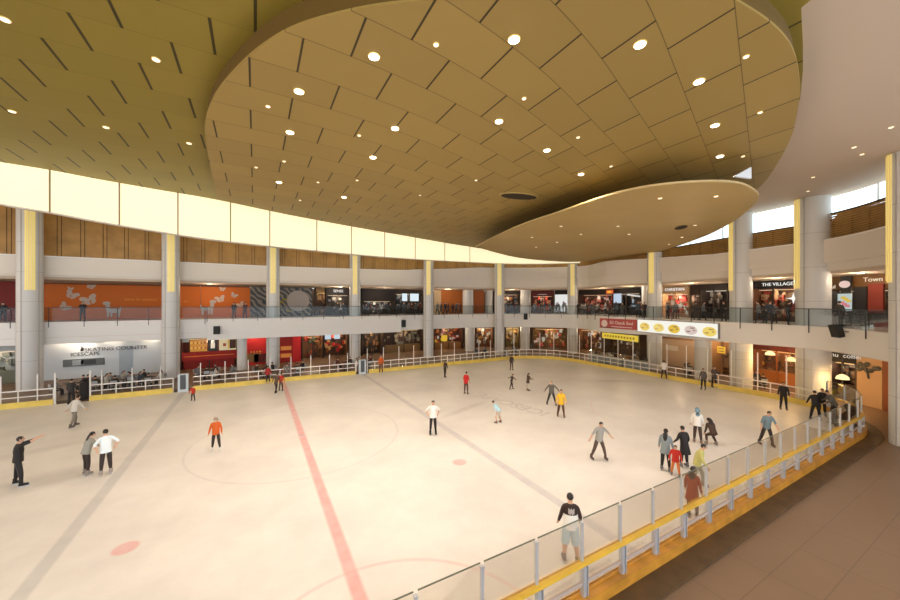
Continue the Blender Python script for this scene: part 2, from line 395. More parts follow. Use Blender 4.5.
# right: slatted wood screens with windows above
IE = hit(884)[4]+3; IW0 = hit(610)[4]; IS = hit(812)[4]
for k, z in enumerate([.12+.18*k for k in range(9)]):
    pass
sl = MB()
def ringbar(mb, i0, i1, d0, d1, z0, z1):
    idx = [i0]+[k for k in range(math.floor(i0)+1, math.ceil(i1-1e-6))]+[i1]; vs = []
    for i in idx:
        p = lerp(ring(0), i); q = lerp(ring(1.0), i); n = Vector((q[0]-p[0], q[1]-p[1]))
        a = (p[0]+n.x*dd(i, d0), p[1]+n.y*dd(i, d0)); b = (p[0]+n.x*dd(i, d1), p[1]+n.y*dd(i, d1))
        vs += [(*a, z0), (*a, z1), (*b, z1), (*b, z0)]
    n = len(idx)
    mb.add(vs, [(4*i+k, 4*i+(k+1) % 4, 4*i+4+(k+1) % 4, 4*i+4+k) for i in range(n-1) for k in range(4)]+[(3, 2, 1, 0), (4*n-4, 4*n-3, 4*n-2, 4*n-1)])
for k in range(9): ringbar(sl, IW0, IS, .55, .62, 10.5+.14*k, 10.5+.14*k+.09)
for k in range(12): ringbar(sl, IS, IE, .55, .62, 10.5+.14*k, 10.5+.14*k+.09)
sl.build('trim_8', wood, kind='structure')
ps = MB()
for i, (x, y, a) in enumerate(resample(sub(ring(1.28), IW0, IE), 1.1)): ps.box((x, y, 11.15), (.07, .05, 1.2), a)
ringbar(ps, IW0, IS, .50, .66, 11.72, 11.79); ringbar(ps, IS, IE, .50, .66, 12.14, 12.21)
ps.build('trim_9', wood_dark, kind='structure')
ringvar('wall_behind_screen', IW0, IE, 1.0, 1.1, K_(10.3), lambda i: 11.7 if i < IS else 12.15, mat('screen_back', (.20, .12, .05), .8))
winm = mat('window_daylight', (.9, .95, 1), .3, emit=(.74, .92, 1.0), es=WIN_E)
segs = [(IW, hit(733)[4]), (hit(733)[4], hit(805)[4]), (hit(805)[4], IE)]
for k, (a, b) in enumerate(segs):
    w = ringvar('window_%d' % (k+1), a, b, 1.2, 1.25, K_(11.6), K_(13.38), winm)
    mm = MB()
    for (x, y, t) in resample(sub(ring(1.85), a, b), 3.1): mm.box((x, y, 12.5), (.07, .06, 1.8), t)
    mm.build('window_frame', rail_white, parent=w)
# ------------------------------------------------------------------ ceilings
ZW, ZA, ZB, ZC = 13.4, 13.3, 12.7, 11.5
def wpx(l, z): return [at(px, F*(z-EYE)/(HZ-py)) for px, py in l]
edge_px = [(801, 8), (803, 45), (803, 70), (800, 100), (790, 140), (770, 175), (757, 190)]
edge = wpx(edge_px, ZA)
# white roof plane over the whole atrium
MB().prism([(-40, -10), (46, -10), (46, 48), (-40, 48)], 14.75, 15.0).build('ceiling_upper', white2, kind='structure')
MB().prism([(0, -8), (45, -8), (45, 46), (31, 46), (31, 27), (25, 21), (0, 21)], ZW, ZW+.3).build('ceiling_white', mat('ceiling_white', (.60, .475, .355), .75), kind='structure')
# gold ceiling A with the luminous cove along its far edge
top_px = [(-60, 152), (0, 162), (50, 170), (100, 179.5), (160, 190), (218, 200), (300, 217), (400, 235), (480, 248)]
ctop = wpx(top_px, ZA)
ctop = [(-30, 24.5), (-22, 25.6)]+ctop+[(30.0, 33.5), (34.5, 29.8)]
bot_px = {-60: 188, 0: 203.5, 50: 212, 100: 221.5, 160: 231.5, 218: 240, 300: 249, 400: 258, 480: 262.5}
cbot = []
for (px, _), (tx, ty) in zip(top_px, ctop[2:]):
    py = bot_px[px]; dx, dy = ray(px); dz = (HZ-py)/F
    t = (ty+(ZA-EYE)/1.41)/(dy+dz/1.41); cbot.append((dx*t, dy*t, EYE+dz*t))
cbot = [(-30, 26.2, 11.6), (-22, 27.3, 11.6)]+cbot+[(30.6, 34.6, 11.55), (35.4, 30.2, 11.5)]
ctop_c = cr([(x, y, ZA) for x, y in ctop], 6); cbot_c = cr(cbot, 6)
cv = MB(); K = 6; vs = []; fs = []
for a, b in zip(ctop_c, cbot_c):
    A, B = Vector(a), Vector(b); d = (B-A); hx = Vector((d.x, d.y, 0)); outn = hx.normalized() if hx.length > 1e-6 else Vector((0, 1, 0))
    for k in range(K+1):
        u = k/K; p = A.lerp(B, u)-outn*(.28*math.sin(math.pi*u))*min(1, hx.length)
        vs.append(p)
nA = len(ctop_c)
for i in range(nA-1):
    for k in range(K): o = i*(K+1)+k; fs.append((o, o+1, o+K+2, o+K+1))
cove_m = mat('cove_fabric', (.45, .40, .30), .8, emit=(1.0, .90, .56), es=STRIP_E)
cv.add(vs, fs)
cove = cv.build('luminous_cove', cove_m, smooth=True); tag(cove, 'long curved cream glowing light cove running under the gold ceiling edge', 'cove light')
# seams of the cove
sm_ = MB()
for px in (48, 115, 174, 225, 272, 315, 353, 388, 418, 446, 470):
    best = min(range(nA), key=lambda i: abs(450+F*((ctop_c[i][0]*CA-ctop_c[i][1]*SA)/(ctop_c[i][0]*SA+ctop_c[i][1]*CA))-px))
    pts = [Vector(vs[best*(K+1)+k])-Vector((0, .03, 0)) for k in range(K+1)]
    sm_.tube(pts, .035, 6)
sm_.build('seam', mat('cove_seam', (.35, .24, .15), .7), parent=cove)
# back of the cove (keeps it a closed light box) and lower lip
cb = MB()
inner = [(x, y) for x, y, z in cbot_c]; outer = [(x, y+.35) for x, y, z in cbot_c]
vv = []
for (x, y, z) in cbot_c: vv += [(x, y-.02, z-.05), (x, y-.02, z+.02), (x, y+.4, z+.02), (x, y+.4, z-.05)]
cb.add(vv, [(4*i+k, 4*i+(k+1) % 4, 4*i+4+(k+1) % 4, 4*i+4+k) for i in range(nA-1) for k in range(4)])
cb.build('lip', white2, parent=cove)
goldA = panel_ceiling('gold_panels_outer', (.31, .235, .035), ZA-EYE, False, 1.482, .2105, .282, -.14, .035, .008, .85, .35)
polyA = [(x, y) for x, y, z in ctop_c]+[(31.5, 26), (31, 20), (28.8, 14)]+[(p[0], p[1]) for p in reversed(edge[:4])]+[(8.5, -2), (7, -9), (-30, -9)]
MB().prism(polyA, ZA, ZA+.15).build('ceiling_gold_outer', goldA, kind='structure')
# petal B
b_px = [(430, 0), (365, 8), (300, 25), (262, 46), (235, 70), (215, 95), (206, 118), (205, 135), (210, 165), (217, 198), (300, 217), (400, 235), (480, 248.5)]
B1 = wpx(b_px, ZB)
B2 = wpx([(757, 190), (770, 175), (790, 140), (799, 100), (799.5, 80), (793, 50), (773, 25), (735, 0)], ZB)
polyB = cr(B1[:10], 5)+B1[10:]+[(29.5, 31.5), (31.2, 26), (31.0, 20), (28.6, 14.0)]+cr(B2+wpx([(690, -24), (620, -42), (540, -40), (480, -20)], ZB)+[B1[0]], 5)[:-1]
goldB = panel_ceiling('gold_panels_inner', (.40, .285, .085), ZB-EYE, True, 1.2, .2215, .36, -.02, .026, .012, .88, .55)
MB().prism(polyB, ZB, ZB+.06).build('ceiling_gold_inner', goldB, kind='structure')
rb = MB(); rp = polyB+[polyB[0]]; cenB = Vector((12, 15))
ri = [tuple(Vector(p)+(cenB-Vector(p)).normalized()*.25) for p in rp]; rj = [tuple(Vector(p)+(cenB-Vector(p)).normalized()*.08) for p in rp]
rb.strip(rj, ri, ZB+.06, ZA); rb.build('shade_trim', mat('shade_rim', (.13, .075, .012), .6), kind='structure')  # rim coloured dark brown for the shade between the two gold ceilings
# petal C
c_px = [(476, 247), (515, 228), (560, 212.5), (605, 197), (650, 187), (700, 182.5), (735, 183.5), (752, 190), (758, 198), (750, 208), (735, 220), (715, 231.5), (700, 238), (675, 247), (650, 254), (610, 259), (570, 262), (520, 258)]
Cp = wpx(c_px, ZC); Cs = cr(Cp+[Cp[0]], 4)[:-1]
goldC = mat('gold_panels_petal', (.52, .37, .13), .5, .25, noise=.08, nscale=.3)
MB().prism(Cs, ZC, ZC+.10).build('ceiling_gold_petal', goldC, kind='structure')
rimC = MB(); n = len(Cs); a = [(x, y) for x, y in Cs]; cen = Vector((sum(p[0] for p in a)/n, sum(p[1] for p in a)/n))
ou = [tuple(Vector(p)+(Vector(p)-cen).normalized()*.05) for p in a]
rimC.strip(a+[a[0]], ou+[ou[0]], ZC+.01, ZC+.09).build('trim_10', mat('cream_rim', (.55, .42, .20), .5), kind='structure')
# hanger between petal C and the ceilings above
hp = G(520, 303.01) if False else None
hangers = MB()
for px, py in ((560, 235), (640, 215), (700, 205), (600, 250)):
    x, y = at(px, F*(ZC-EYE)/(HZ-py)); hangers.tube([(x, y, ZC+.3), (x, y, ZA)], .04, 6)
hangers.build('trim_11', steel, kind='structure')
# pale solid triangle standing in for the bright gap above the petal tip
tp = wpx([(728, 184), (749, 171), (751, 186)], ZC+.4)
fin = MB(); t0, t1 = Vector((*wpx([(733, 184)], ZC)[0], ZC+.3)), Vector((*wpx([(750, 186)], ZC)[0], ZC+.3))  # solid stand-in for the bright gap
t2 = t1+Vector((0, 0, .5))
dn = Vector((t1.y-t0.y, -(t1.x-t0.x), 0)).normalized()*.06
fin.add([t0-dn, t1-dn, t2-dn, t0+dn, t1+dn, t2+dn], [(0, 1, 2), (5, 4, 3), (0, 3, 4, 1), (1, 4, 5, 2), (2, 5, 3, 0)])
fin.build('gap_stand_in', mat('pale_gap', (.75, .82, .88), .4), kind='structure')
# oval dark outlets
def outlet(px, py, z, a, b, rot, label):
    x, y = at(px, F*(z-EYE)/(HZ-py))
    o = thing('air_outlet', label, 'air vent', (x, y, z), rot)
    MB().lathe([(.97, -.03), (1.0, -.02), (1.0, .0)], n=24, sx=a, sy=b).build('rim', goldC, o, True)
    MB().lathe([(.90, -.045), (.90, -.031)], n=24, sx=a, sy=b).build('grille', mat('outlet_dark', (.03, .02, .008), .8), o)
outlet(519, 196, ZB, 1.25, .55, R(-12), 'large dark oval air outlet in the gold ceiling beside the petal edge')
outlet(681, 227, ZC, .75, .38, R(40), 'small dark oval air outlet in the lowest gold petal')

# ------------------------------------------------------------------ downlights (each a thing with a real lamp)
def downlight(px, py, z, r, power, label, group, x=None, y=None):
    if x is None: x, y = at(px, F*(z-EYE)/(HZ-py))
    o = thing('downlight', label, 'ceiling light', (x, y, z), 0, group)
    MB().lathe([(r*1.22, -.02), (r*1.25, 0)], n=18).build('trim_ring', gold_trim, o)
    MB().lathe([(r, -.035), (r, -.021)], n=18).build('lens', lamp_on if r > .1 else lamp_dim, o)
    if power:
        l = bpy.data.lights.new('downlight_lamp', 'SPOT'); l.energy = power; l.color = WARM; l.spot_size = R(150); l.spot_blend = .8; l.shadow_soft_size = .12
        lo = bpy.data.objects.new('lamp', l); C.objects.link(lo); lo.parent = o; lo.location = (0, 0, -.06)
big = [(514, 39), (640, 44), (699, 81), (715, 125), (720, 156), (499, 121), (547, 150), (581, 174), (374, 56), (299, 91), (290, 132), (395, 128), (373, 157), (279, 182), (344, 197)]
small = [(436, 44), (524, 98), (359, 135), (268, 106), (746, 56), (760, 112), (743, 156), (578, 137), (611, 166), (476, 180), (318, 182), (256, 167), (357, 180), (284, 161), (420, 195), (300, 200)]
for p in big: downlight(*p, ZB, .125, DOWN_W*(.40 if p[1] < 70 else 1.1 if p[1] < 126 else .15 if p[0] > 700 else 3.0), 'large bright round downlight in the central gold ceiling', 'large downlights of the central ceiling')
for p in small: downlight(*p, ZB, .06, 0, 'tiny round spotlight in the central gold ceiling', 'tiny spotlights of the central ceiling')
for p in [(5, 19), (156, 59), (12, 111), (106, 127), (189, 143)]: downlight(*p, ZA, .09, DOWN_W*.45, 'small round downlight in the left gold ceiling', 'downlights of the left ceiling')
for p in [(561, 226), (581, 234), (618, 226), (629, 234), (557, 242), (682, 237), (695, 225), (669, 244), (532, 237), (536, 247), (660, 198), (716, 196)]:
    downlight(*p, ZC, .085, DOWN_W*.14, 'small round downlight in the lowest gold petal', 'downlights of the lowest petal')
for p in [(862, 154), (891, 127), (808, 191), (854, 147), (813, 177)]: downlight(*p, ZW, .07, 0, 'small round spotlight in the outer white ceiling', 'spotlights of the white ceiling')
for x, y in [(-24, 12), (-17, 20), (-11, 12), (-20, 4), (-4, 3)]:      # the same ceiling carries on to the left and overhead
    downlight(0, 0, ZA, .09, DOWN_W*.55, 'round downlight in the gold ceiling beyond the left end', 'downlights beyond the left end', x, y)

# ------------------------------------------------------------------ columns
def column(x, y, r, ztop, label, face, group, zlow=7.45):
    o = thing('column', label, 'column', (x, y, 0), 0, group)
    MB().lathe([(r, 0), (r, ztop)], n=32).build('shaft', colwhite, o, True)
    j = MB()
    for z in (2.2, 4.4, 6.6, 8.8, 11.0): j.lathe([(r+.004, z), (r+.004, z+.02)], n=32)
    for a in (-38, 38): 
        ang = face+R(a); j.box(((r+.01)*math.cos(ang), (r+.01)*math.sin(ang), ztop/2), (.03, .035, ztop-.1), ang)
    j.build('joint', mat('column_joint', (.40, .38, .36), .6), o)
    p = MB(); n = 5
    for k in range(n):
        a0 = face+R(-22+44*k/n+1.2); a1 = face+R(-22+44*(k+1)/n-1.2); rr = r+.05+.03*(k % 2)
        p.add([(rr*math.cos(a0), rr*math.sin(a0), zlow+.1*(k % 2)), (rr*math.cos(a1), rr*math.sin(a1), zlow+.1*(k % 2)), (rr*math.cos(a1), rr*math.sin(a1), ztop-.02), (rr*math.cos(a0), rr*math.sin(a0), ztop-.02),
               ((r-.02)*math.cos(a0), (r-.02)*math.sin(a0), zlow), ((r-.02)*math.cos(a1), (r-.02)*math.sin(a1), zlow), ((r-.02)*math.cos(a1), (r-.02)*math.sin(a1), ztop-.02), ((r-.02)*math.cos(a0), (r-.02)*math.sin(a0), ztop-.02)],
              [(0, 1, 2, 3), (0, 4, 5, 1), (1, 5, 6, 2), (2, 6, 7, 3), (3, 7, 4, 0), (4, 7, 6, 5)])
    p.build('light_panel', mat('column_light', (.75, .62, .25), .4, emit=(1.0, .78, .26), es=.34), o)
    return o
GC = 'tall white atrium columns with yellow lit strips'
ctr = (8, 18)
cl = [(30, 26.3, .68, 'first tall white column from left, beside the white skating counter wall'),
      (171, 30.4, .63, 'second tall white column from left, at end of the orange wall'),
      (273, 35.0, .60, 'third tall white column from left, behind the balcony beside red panel'),
      (355, 39.2, .60, 'fourth tall white column from left, crossing behind the balcony end'),
      (428.5, 42.0, .60, 'fifth tall white column from left, just past the balcony end'),
      (499.5, 44.6, .62, 'sixth tall white column, at the far middle of the atrium'),
      (572.5, 45.5, .62, 'seventh tall column, rising where the lowest gold petal meets it'),
      (654.5, 39.0, .66, 'eighth tall column, rising behind the white food lightbox'),
      (741, 29.6, .70, 'ninth tall column, thick, right of the long lightbox'),
      (813, 24.2, .84, 'tenth tall column, thick, beside the hanging black speaker'),
      (911.5, 15.9, .66, 'nearest tall column, cut by right edge of photo')]
for px, Z, r, lab in cl:
    x, y = at(px, Z); tall = 13.38 if px > 650 else 14.0
    if 560 < px < 850: _, x, y, _, _ = hit(px, .27+r)
    if 560 < px < 660: tall = ZC-.02
    if 480 < px < 520: tall = 11.5
    f = math.atan2(ctr[1]-y, ctr[0]-x)-(R(30) if px > 700 else 0) if px > 600 else math.atan2(-y, -x)
    if px == 30: f += R(0)
    column(x, y, r, tall, lab, f, GC)
# lower pillars under the gallery and short gallery pillars
def pillar(px, d, r, z0, z1, label, group):
    t, x, y, a, i = hit(px, d); o = MB().lathe([(r*1.02, z0), (r*1.02, z0+.15), (r, z0+.16), (r, z1)], n=24).build('pillar', colwhite, smooth=True)
    for v in o.data.vertices: v.co.z += 0
    o.location = (x, y, 0); tag(o, label, 'pillar', group)
pillar(242, .8, .42, 0, 3.5, 'slim round pillar left of the tall red shop panel', 'pillars under the gallery')
pillar(470, 2.2, .65, 0, 3.5, 'round ground pillar between fifth and sixth tall columns', 'pillars under the gallery')
pillar(525, 2.6, .65, 0, 3.5, 'round ground pillar just right of the sixth tall column', 'pillars under the gallery')
pillar(703, .9, .62, 0, 3.5, 'thick round pillar below the right end of the food lightbox', 'pillars under the gallery')
pillar(468, 3.0, .75, 5, 8.35, 'round gallery pillar right of the orange wood wall', 'pillars on the gallery')
pillar(525.5, 3.2, .7, 5, 8.35, 'round gallery pillar above the small black speaker', 'pillars on the gallery')
pillar(648, 3.0, .6, 5, 8.35, 'gallery pillar left of the store reading CHRISTIAN', 'pillars on the gallery')
pillar(489, 5.0, .55, 5, 8.35, 'slim gallery pillar left of the sixth tall column', 'pillars on the gallery')

# ================================================================== RINK BOARDS
def loft_path(name, pts, w, h, m, parent, z):        # box-section rail along a plan polyline
    P = [(p[0], p[1]) for p in pts]; a = offs(P, -w/2); b = offs(P, w/2)
    return MB().strip(a, b, z-h/2, z+h/2).build(name, m, parent=parent)
def corner(cx, cy, a0, a1, r, n=10): return [(cx+r*math.cos(R(a0+(a1-a0)*k/n)), cy+r*math.sin(R(a0+(a1-a0)*k/n))) for k in range(n+1)]
def outer(path, d): return offs(path, -d)            # right of travel (counter-clockwise) = outward
def boards(path, label, cat, near, tall=2.0, glass=False):
    o = thing('rink_barrier', label, cat, (path[0][0], path[0][1], 0))
    inv = Vector((path[0][0], path[0][1]))
    P = [(x-inv.x, y-inv.y) for x, y in path]
    k = outer(P, .02); k2 = outer(P, .10)
    MB().strip(k, k2, 0, .34).build('kick_plate', orange_kick if near else yellow_kick, o)
    if near:
        MB().strip(outer(P, .101), outer(P, .28), 0, .30).build('outer_kick_plate', orange_kick, o)
        top = outer(P, .12); MB().strip(outer(P, .05), outer(P, .19), .94, 1.01).build('top_rail', yellow_rail, o)
        MB().strip(outer(P, .07), outer(P, .09), 1.011, 1.03).build('rail_groove', orange_kick, o)
        MB().strip(outer(P, .13), outer(P, .18), .56, .62).build('mid_rail', mat('mid_rail', (.42, .34, .30), .4), o)
        MB().strip(outer(P, .045), outer(P, .06), .34, .93).build('lower_panel', rink_glass, o)
        for x, y, a in resample(outer(P, .15), 1.28):
            pm = MB(); pm.box((x, y, .465), (.09, .09, .93), a); pm.box((x+.08*math.cos(a), y+.08*math.sin(a), .465), (.025, .12, .93), a)
            pm.build('post', steel, o)
        gp = resample(outer(P, .10), 1.28)
        for i, (x, y, a) in enumerate(gp):
            g = MB(); g.box((x, y, 1.40), (.055, .055, .82), a); g.box((x, y, 1.82), (.065, .065, .03), a); g.build('glass_post', steel, o)
            if i+1 < len(gp):
                x2, y2, _ = gp[i+1]; q = Vector((x2-x, y2-y)); L = q.length; aa = math.atan2(q.y, q.x)
                gl = MB().box(((x+x2)/2, (y+y2)/2, 1.455), (L-.08, .012, .88), aa).build('glass_panel', rink_glass, o)
                MB().box(((x+x2)/2, (y+y2)/2, 1.902), (L-.08, .022, .014), aa).build('glass_edge', mat('glass_edge', (.12, .13, .09), .3), gl)
    else:
        MB().strip(outer(P, .03), outer(P, .10), 1.0, 1.07).build('top_rail', rail_white, o)
        MB().strip(outer(P, .04), outer(P, .09), .62, .67).build('mid_rail', rail_white, o)
        MB().strip(outer(P, .11), outer(P, .125), .34, 1.0).build('lower_panel', rink_glass, o)
        gp = resample(outer(P, .14), 1.55)
        for i, (x, y, a) in enumerate(gp):
            MB().box((x, y, .52), (.06, .05, 1.04), a).build('post', rail_white, o)
            MB().box((x+.72*math.cos(a), y+.72*math.sin(a), tall/2), (.055, .05, tall), a).build('glass_post', rail_white, o)
            if glass and i+1 < len(gp):
                x2, y2, a2 = gp[i+1]; q0 = Vector((x+.72*math.cos(a), y+.72*math.sin(a))); q1 = Vector((x2+.72*math.cos(a2), y2+.72*math.sin(a2))); qq = q1-q0
                MB().box(((q0.x+q1.x)/2, (q0.y+q1.y)/2, (1.1+tall)/2), (qq.length-.07, .012, tall-1.15), math.atan2(qq.y, qq.x)).build('glass_panel', rink_glass, o)
    return o
c1 = corner(RX1-RR, RY0+RR, -90, 0, RR); c2 = corner(RX1-RR, RY1-RR, 0, 90, RR)
near_path = [(-8+2*i, RY0) for i in range(17)]+c1[:7]
boards(near_path, 'near rink barrier with yellow top rail, steel posts and clear glass panels', 'rink barrier', True)
end_path = [(RX1, RY0+RR+1.7*i) for i in range(11)]+[c2[0]]
end_path = c1[6:]+[(RX1, RY0+RR+1.55*i) for i in range(1, 11)]+c2[1:]
boards(end_path, 'right end rink railing with yellow kick plate below the food lightbox', 'rink barrier', False, 3.0, True)
far_path = [(RX1-RR-.15-2*i, RY1) for i in range(0, 8)]
boards([(25.3, RY1), (22, RY1), (16, RY1), (9.2, RY1)], 'far white rink railing section right of the far blue line post', 'rink barrier', False, 2.3)
boards([(8.0, RY1), (4, RY1), (-4.0, RY1)], 'far white rink railing section between the two blue line posts', 'rink barrier', False)
boards([(-5.2, RY1), (-8, RY1), (-9.6, RY1)], 'short white rink railing section right of the open rink gate', 'rink barrier', False)
boards([(-11.3, RY1), (-16, RY1), (-24, RY1)], 'far left white rink railing section left of the rink gate', 'rink barrier', False)
for x, lab in ((-4.6, 'grey box post where the left blue line meets the far railing'), (8.6, 'grey box post where the right blue line meets the far railing')):
    o = thing('line_post', lab, 'post', (x, RY1+.1, 0))
    MB().box((0, 0, .65), (.62, .3, 1.3)).build('body', mat('linepost', (.60, .66, .70), .4), o)
    MB().box((0, -.16, .72), (.34, .02, 1.05)).build('dark_face', mat('linepost_dark', (.08, .09, .10), .4), o)
# open dark gate at the left
g = thing('rink_gate', 'dark open gate in the far railing behind the white shirted skater', 'gate', (-10.4, RY1+.1, 0))
for sx in (-.82, .82): MB().box((sx, 0, 1.0), (.08, .08, 2.0)).build('gate_post', rail_white, g)
MB().box((.45, .35, .62), (.6, .05, 1.2), .9).build('gate_leaf', dark, g)

# ================================================================== GALLERY RAILINGS
def railing(path, label, d=.12, step=2.0, drop=.35):
    o = thing('glass_railing', label, 'railing', (path[0][0], path[0][1], 0)); iv = path[0]
    P = [(x-iv[0], y-iv[1]) for x, y in path]
    MB().strip(offs(P, -.025), offs(P, .025), 6.10, 6.15).build('handrail', dark, o)
    MB().strip(offs(P, -.008), offs(P, .008), 5.06, 6.09).build('glass', rail_glass, o)
    for x, y, a in resample(offs(P, -.05), step): MB().box((x, y, 5.6-drop/2), (.045, .04, 1.0+drop), a).build('post', dark, o)
    return o
cuts = [(1, I0-.01, 'glass railing on the gallery in front of the orange butterfly wall', .05), (I1+.01, hit(499)[4], 'glass railing on the gallery either side of the fifth column', .05),
        (hit(499)[4], hit(654)[4], 'glass railing on the gallery above the pink sign', -.03), (hit(654)[4], hit(741)[4], 'glass railing on the gallery above the food lightbox', -.04), (hit(741)[4], hit(884)[4]+2, 'glass railing on the gallery above the black speaker at right', -.04)]
for a, b, lab, d in cuts: railing(sub(ring(d), a, b), lab, drop=.5)
railing(sub(ring(-.69), I0, I1), 'glass railing along the front of the projecting white balcony', drop=.3)

# ================================================================== SPEAKERS AND SIGNS ON THE BAND
def on_band(px, py, d=0.0):
    t, x, y, a, i = hit(px, d); return x, y, EYE+(HZ-py)/F*t, a
def speaker(px, py, d, w, h, lab, tilt=0, arm=False):
    x, y, z, a = on_band(px, py, d)
    o = thing('loudspeaker', lab, 'speaker', (x, y, z), a)
    b = MB().box((0, -.2, 0), (w, .3, h), 0, 0, tilt).build('cabinet', black, o)
    MB().box((0, -.362, 0), (w*.82, .012, h*.86), 0, 0, tilt).build('grille', mat('speaker_grille', (.03, .03, .03), .8), o)
    m = MB().box((0, -.03, 0), (w*.3, .06, h*.5)); m.box((w*.5+.18 if arm else 0, -.12, 0), (.5 if arm else .06, .04, .05)); m.build('bracket', dark, o)
speaker(217, 330, -.75, .50, .72, 'small black loudspeaker on the left end of the white balcony')
speaker(403, 323.5, .0, .45, .85, 'small black loudspeaker on the white band left of fifth column')
speaker(525.5, 316.5, .0, .48, .80, 'small black loudspeaker on the band right of the sixth column')
speaker(841, 331, 0, .62, .72, 'large tilted black loudspeaker on an arm below the right gallery railing', R(14), True)

def frame_on(px0, px1, d):      # local frame on the ring between two bearings
    _, x0, y0, _, _ = hit(px0, d); _, x1, y1, _, _ = hit(px1, d)
    return x0, y0, math.atan2(y1-y0, x1-x0), math.hypot(x1-x0, y1-y0)
x, y, a, L = frame_on(600, 637, -.12)
o = thing('banner_sign', 'pink banner sign with white round logo and white lettering on the band', 'sign', (x, y, 4.28), a)
MB().box((L/2, 0, 0), (L, .08, 1.05)).build('board', cmat(196, 92, 92), o)
MB().lathe([(.38, 0), (.38, .03)], n=24).build('logo', cmat(245, 225, 220), o).location = (.62, -.05, -.02)
o.children[-1].rotation_euler = (R(90), 0, 0)
text('lettering', 'R3 Ozeek Soul', .50, cmat(250, 235, 230), o, (L/2+.45, -.06, .1), sx=.9)
MB().box((L/2+.5, -.05, -.32), (L*.55, .02, .08)).build('tag_line', cmat(240, 220, 215), o)
MB().box((L*.22, -.05, -.47), (L*.4, .02, .07)).build('lower_stripe', cmat(90, 60, 40), o)
x, y, a, L = frame_on(638, 719, -.14)
o = thing('menu_lightbox', 'long bright white lightbox on the band with yellow food pictures', 'sign', (x, y, 4.27), a)
MB().box((L/2, .02, 0), (L, .2, 1.25)).build('casing', mat('box_casing', (.25, .25, .25), .5), o)
MB().box((L/2, -.09, 0), (L-.08, .02, 1.17)).build('lit_face', emat(255, 252, 240, .95), o)
for k, (c, c2) in enumerate([((245, 215, 110), (225, 160, 90)), ((250, 225, 130), (240, 190, 110)), ((240, 200, 70), (150, 120, 60)), ((225, 205, 195), (160, 120, 110)), ((250, 220, 110), (200, 160, 80))]):
    b = MB().lathe([(.46, 0), (.46, .012)], n=20).build('dish_picture', emat(*c, .9), o); b.location = (L*(.09+.2*k)+.2, -.1, -.08); b.rotation_euler = (R(90), 0, 0); b.scale = (1.25, .85, 1)
    t = MB()
    for q in range(5): t.box((L*(.09+.2*k)+.2+.5*math.cos(q*1.4)*.6, -.118, -.08+.2*math.sin(q*1.9)), (.2, .006, .1), 0)
    t.build('dish_detail', emat(*c2, .8), o)

# ================================================================== SHOPS
def goods(mb, x0, x1, y, z0, z1, n, nm, rnd, s=.3):
    for _ in range(n):
        w = s*rnd.uniform(.5, 1.5); h = s*rnd.uniform(.5, 1.7)
        mb.box((rnd.uniform(x0+w/2, x1-w/2), y+rnd.uniform(-.3, .3), rnd.uniform(z0+h/2, z1-h/2)), (w, .12, h), 0, rnd.randrange(nm))
def shop(px0, px1, d, z0, z1, label, wall=(70, 45, 30), header=None, hz=.55, pal=(), n=40, light=None, floorc=None, sign=None, signcol=(250, 245, 235), signsz=.5, signx=.5, counter=None, depth=1.4, jamb=(60, 45, 35), seed=1, s=.3, name='shopfront'):
    x, y, a, L = frame_on(px0, px1, d); rnd = random.Random(seed)
    o = thing(name, label, 'shop', (x, y, z0), a); H = z1-z0
    m = MB(); m.box((L/2, depth, H/2), (L, .1, H)); m.box((.05, depth/2, H/2), (.1, depth, H)); m.box((L-.05, depth/2, H/2), (.1, depth, H))
    m.build('inner_wall', cmat(*wall), o)
    if header: MB().box((L/2, 0, H-hz/2), (L, .16, hz)).build('header', cmat(*header), o)
    k = max(2, int(L/2.6))
    for i in range(k+1): MB().box((.05+(L-.1)*i/k, 0, H/2), (.09, .09, H)).build('mullion', cmat(*jamb), o)
    if pal:
        g = MB(); goods(g, .1, L-.1, depth*.72, .25, H-hz-.1, n, len(pal), rnd, s)
        st = g.build('display', [emat(*c[:3], .55) if len(c) > 3 else cmat(*c) for c in pal], o); st['kind'] = 'stuff'
    light = light or (255, 225, 190, .5)
    MB().box((L/2, depth*.35, H-hz-.12 if header else H-.1), (L*.8, .25, .04)).build('added_lamp_strip', emat(*light[:3], .9), o)  # glowing strip added to light the shop interior
    l = bpy.data.lights.new('shop_fill', 'POINT'); l.energy = (45+65*light[3])*(.55 if px0 > 700 else 1); l.color = srgb(255, 222, 180); l.shadow_soft_size = .15; lo = bpy.data.objects.new('fill_bulb', l); C.objects.link(lo); lo.parent = o; lo.location = (L/2, depth*.2, H-hz-.35)  # point light added to brighten the shop
    if counter: 
        MB().box((L/2, .5, .5), (L*.9, .5, 1.0)).build('counter', cmat(*counter), o)
    if sign: text('lettering', sign, signsz, emat(*signcol, 1.0), o, (L*signx, -.10, H-hz/2))
    return o
def panel(name, label, cat, px0, px1, d, z0, z1, col, lit=None):
    x, y, a, L = frame_on(px0, px1, d); o = thing(name, label, cat, (x, y, z0), a)
    MB().box((L/2, 0, (z1-z0)/2), (L, .1, z1-z0)).build('board', emat(*col, lit) if lit else cmat(*col), o)
    return o, L
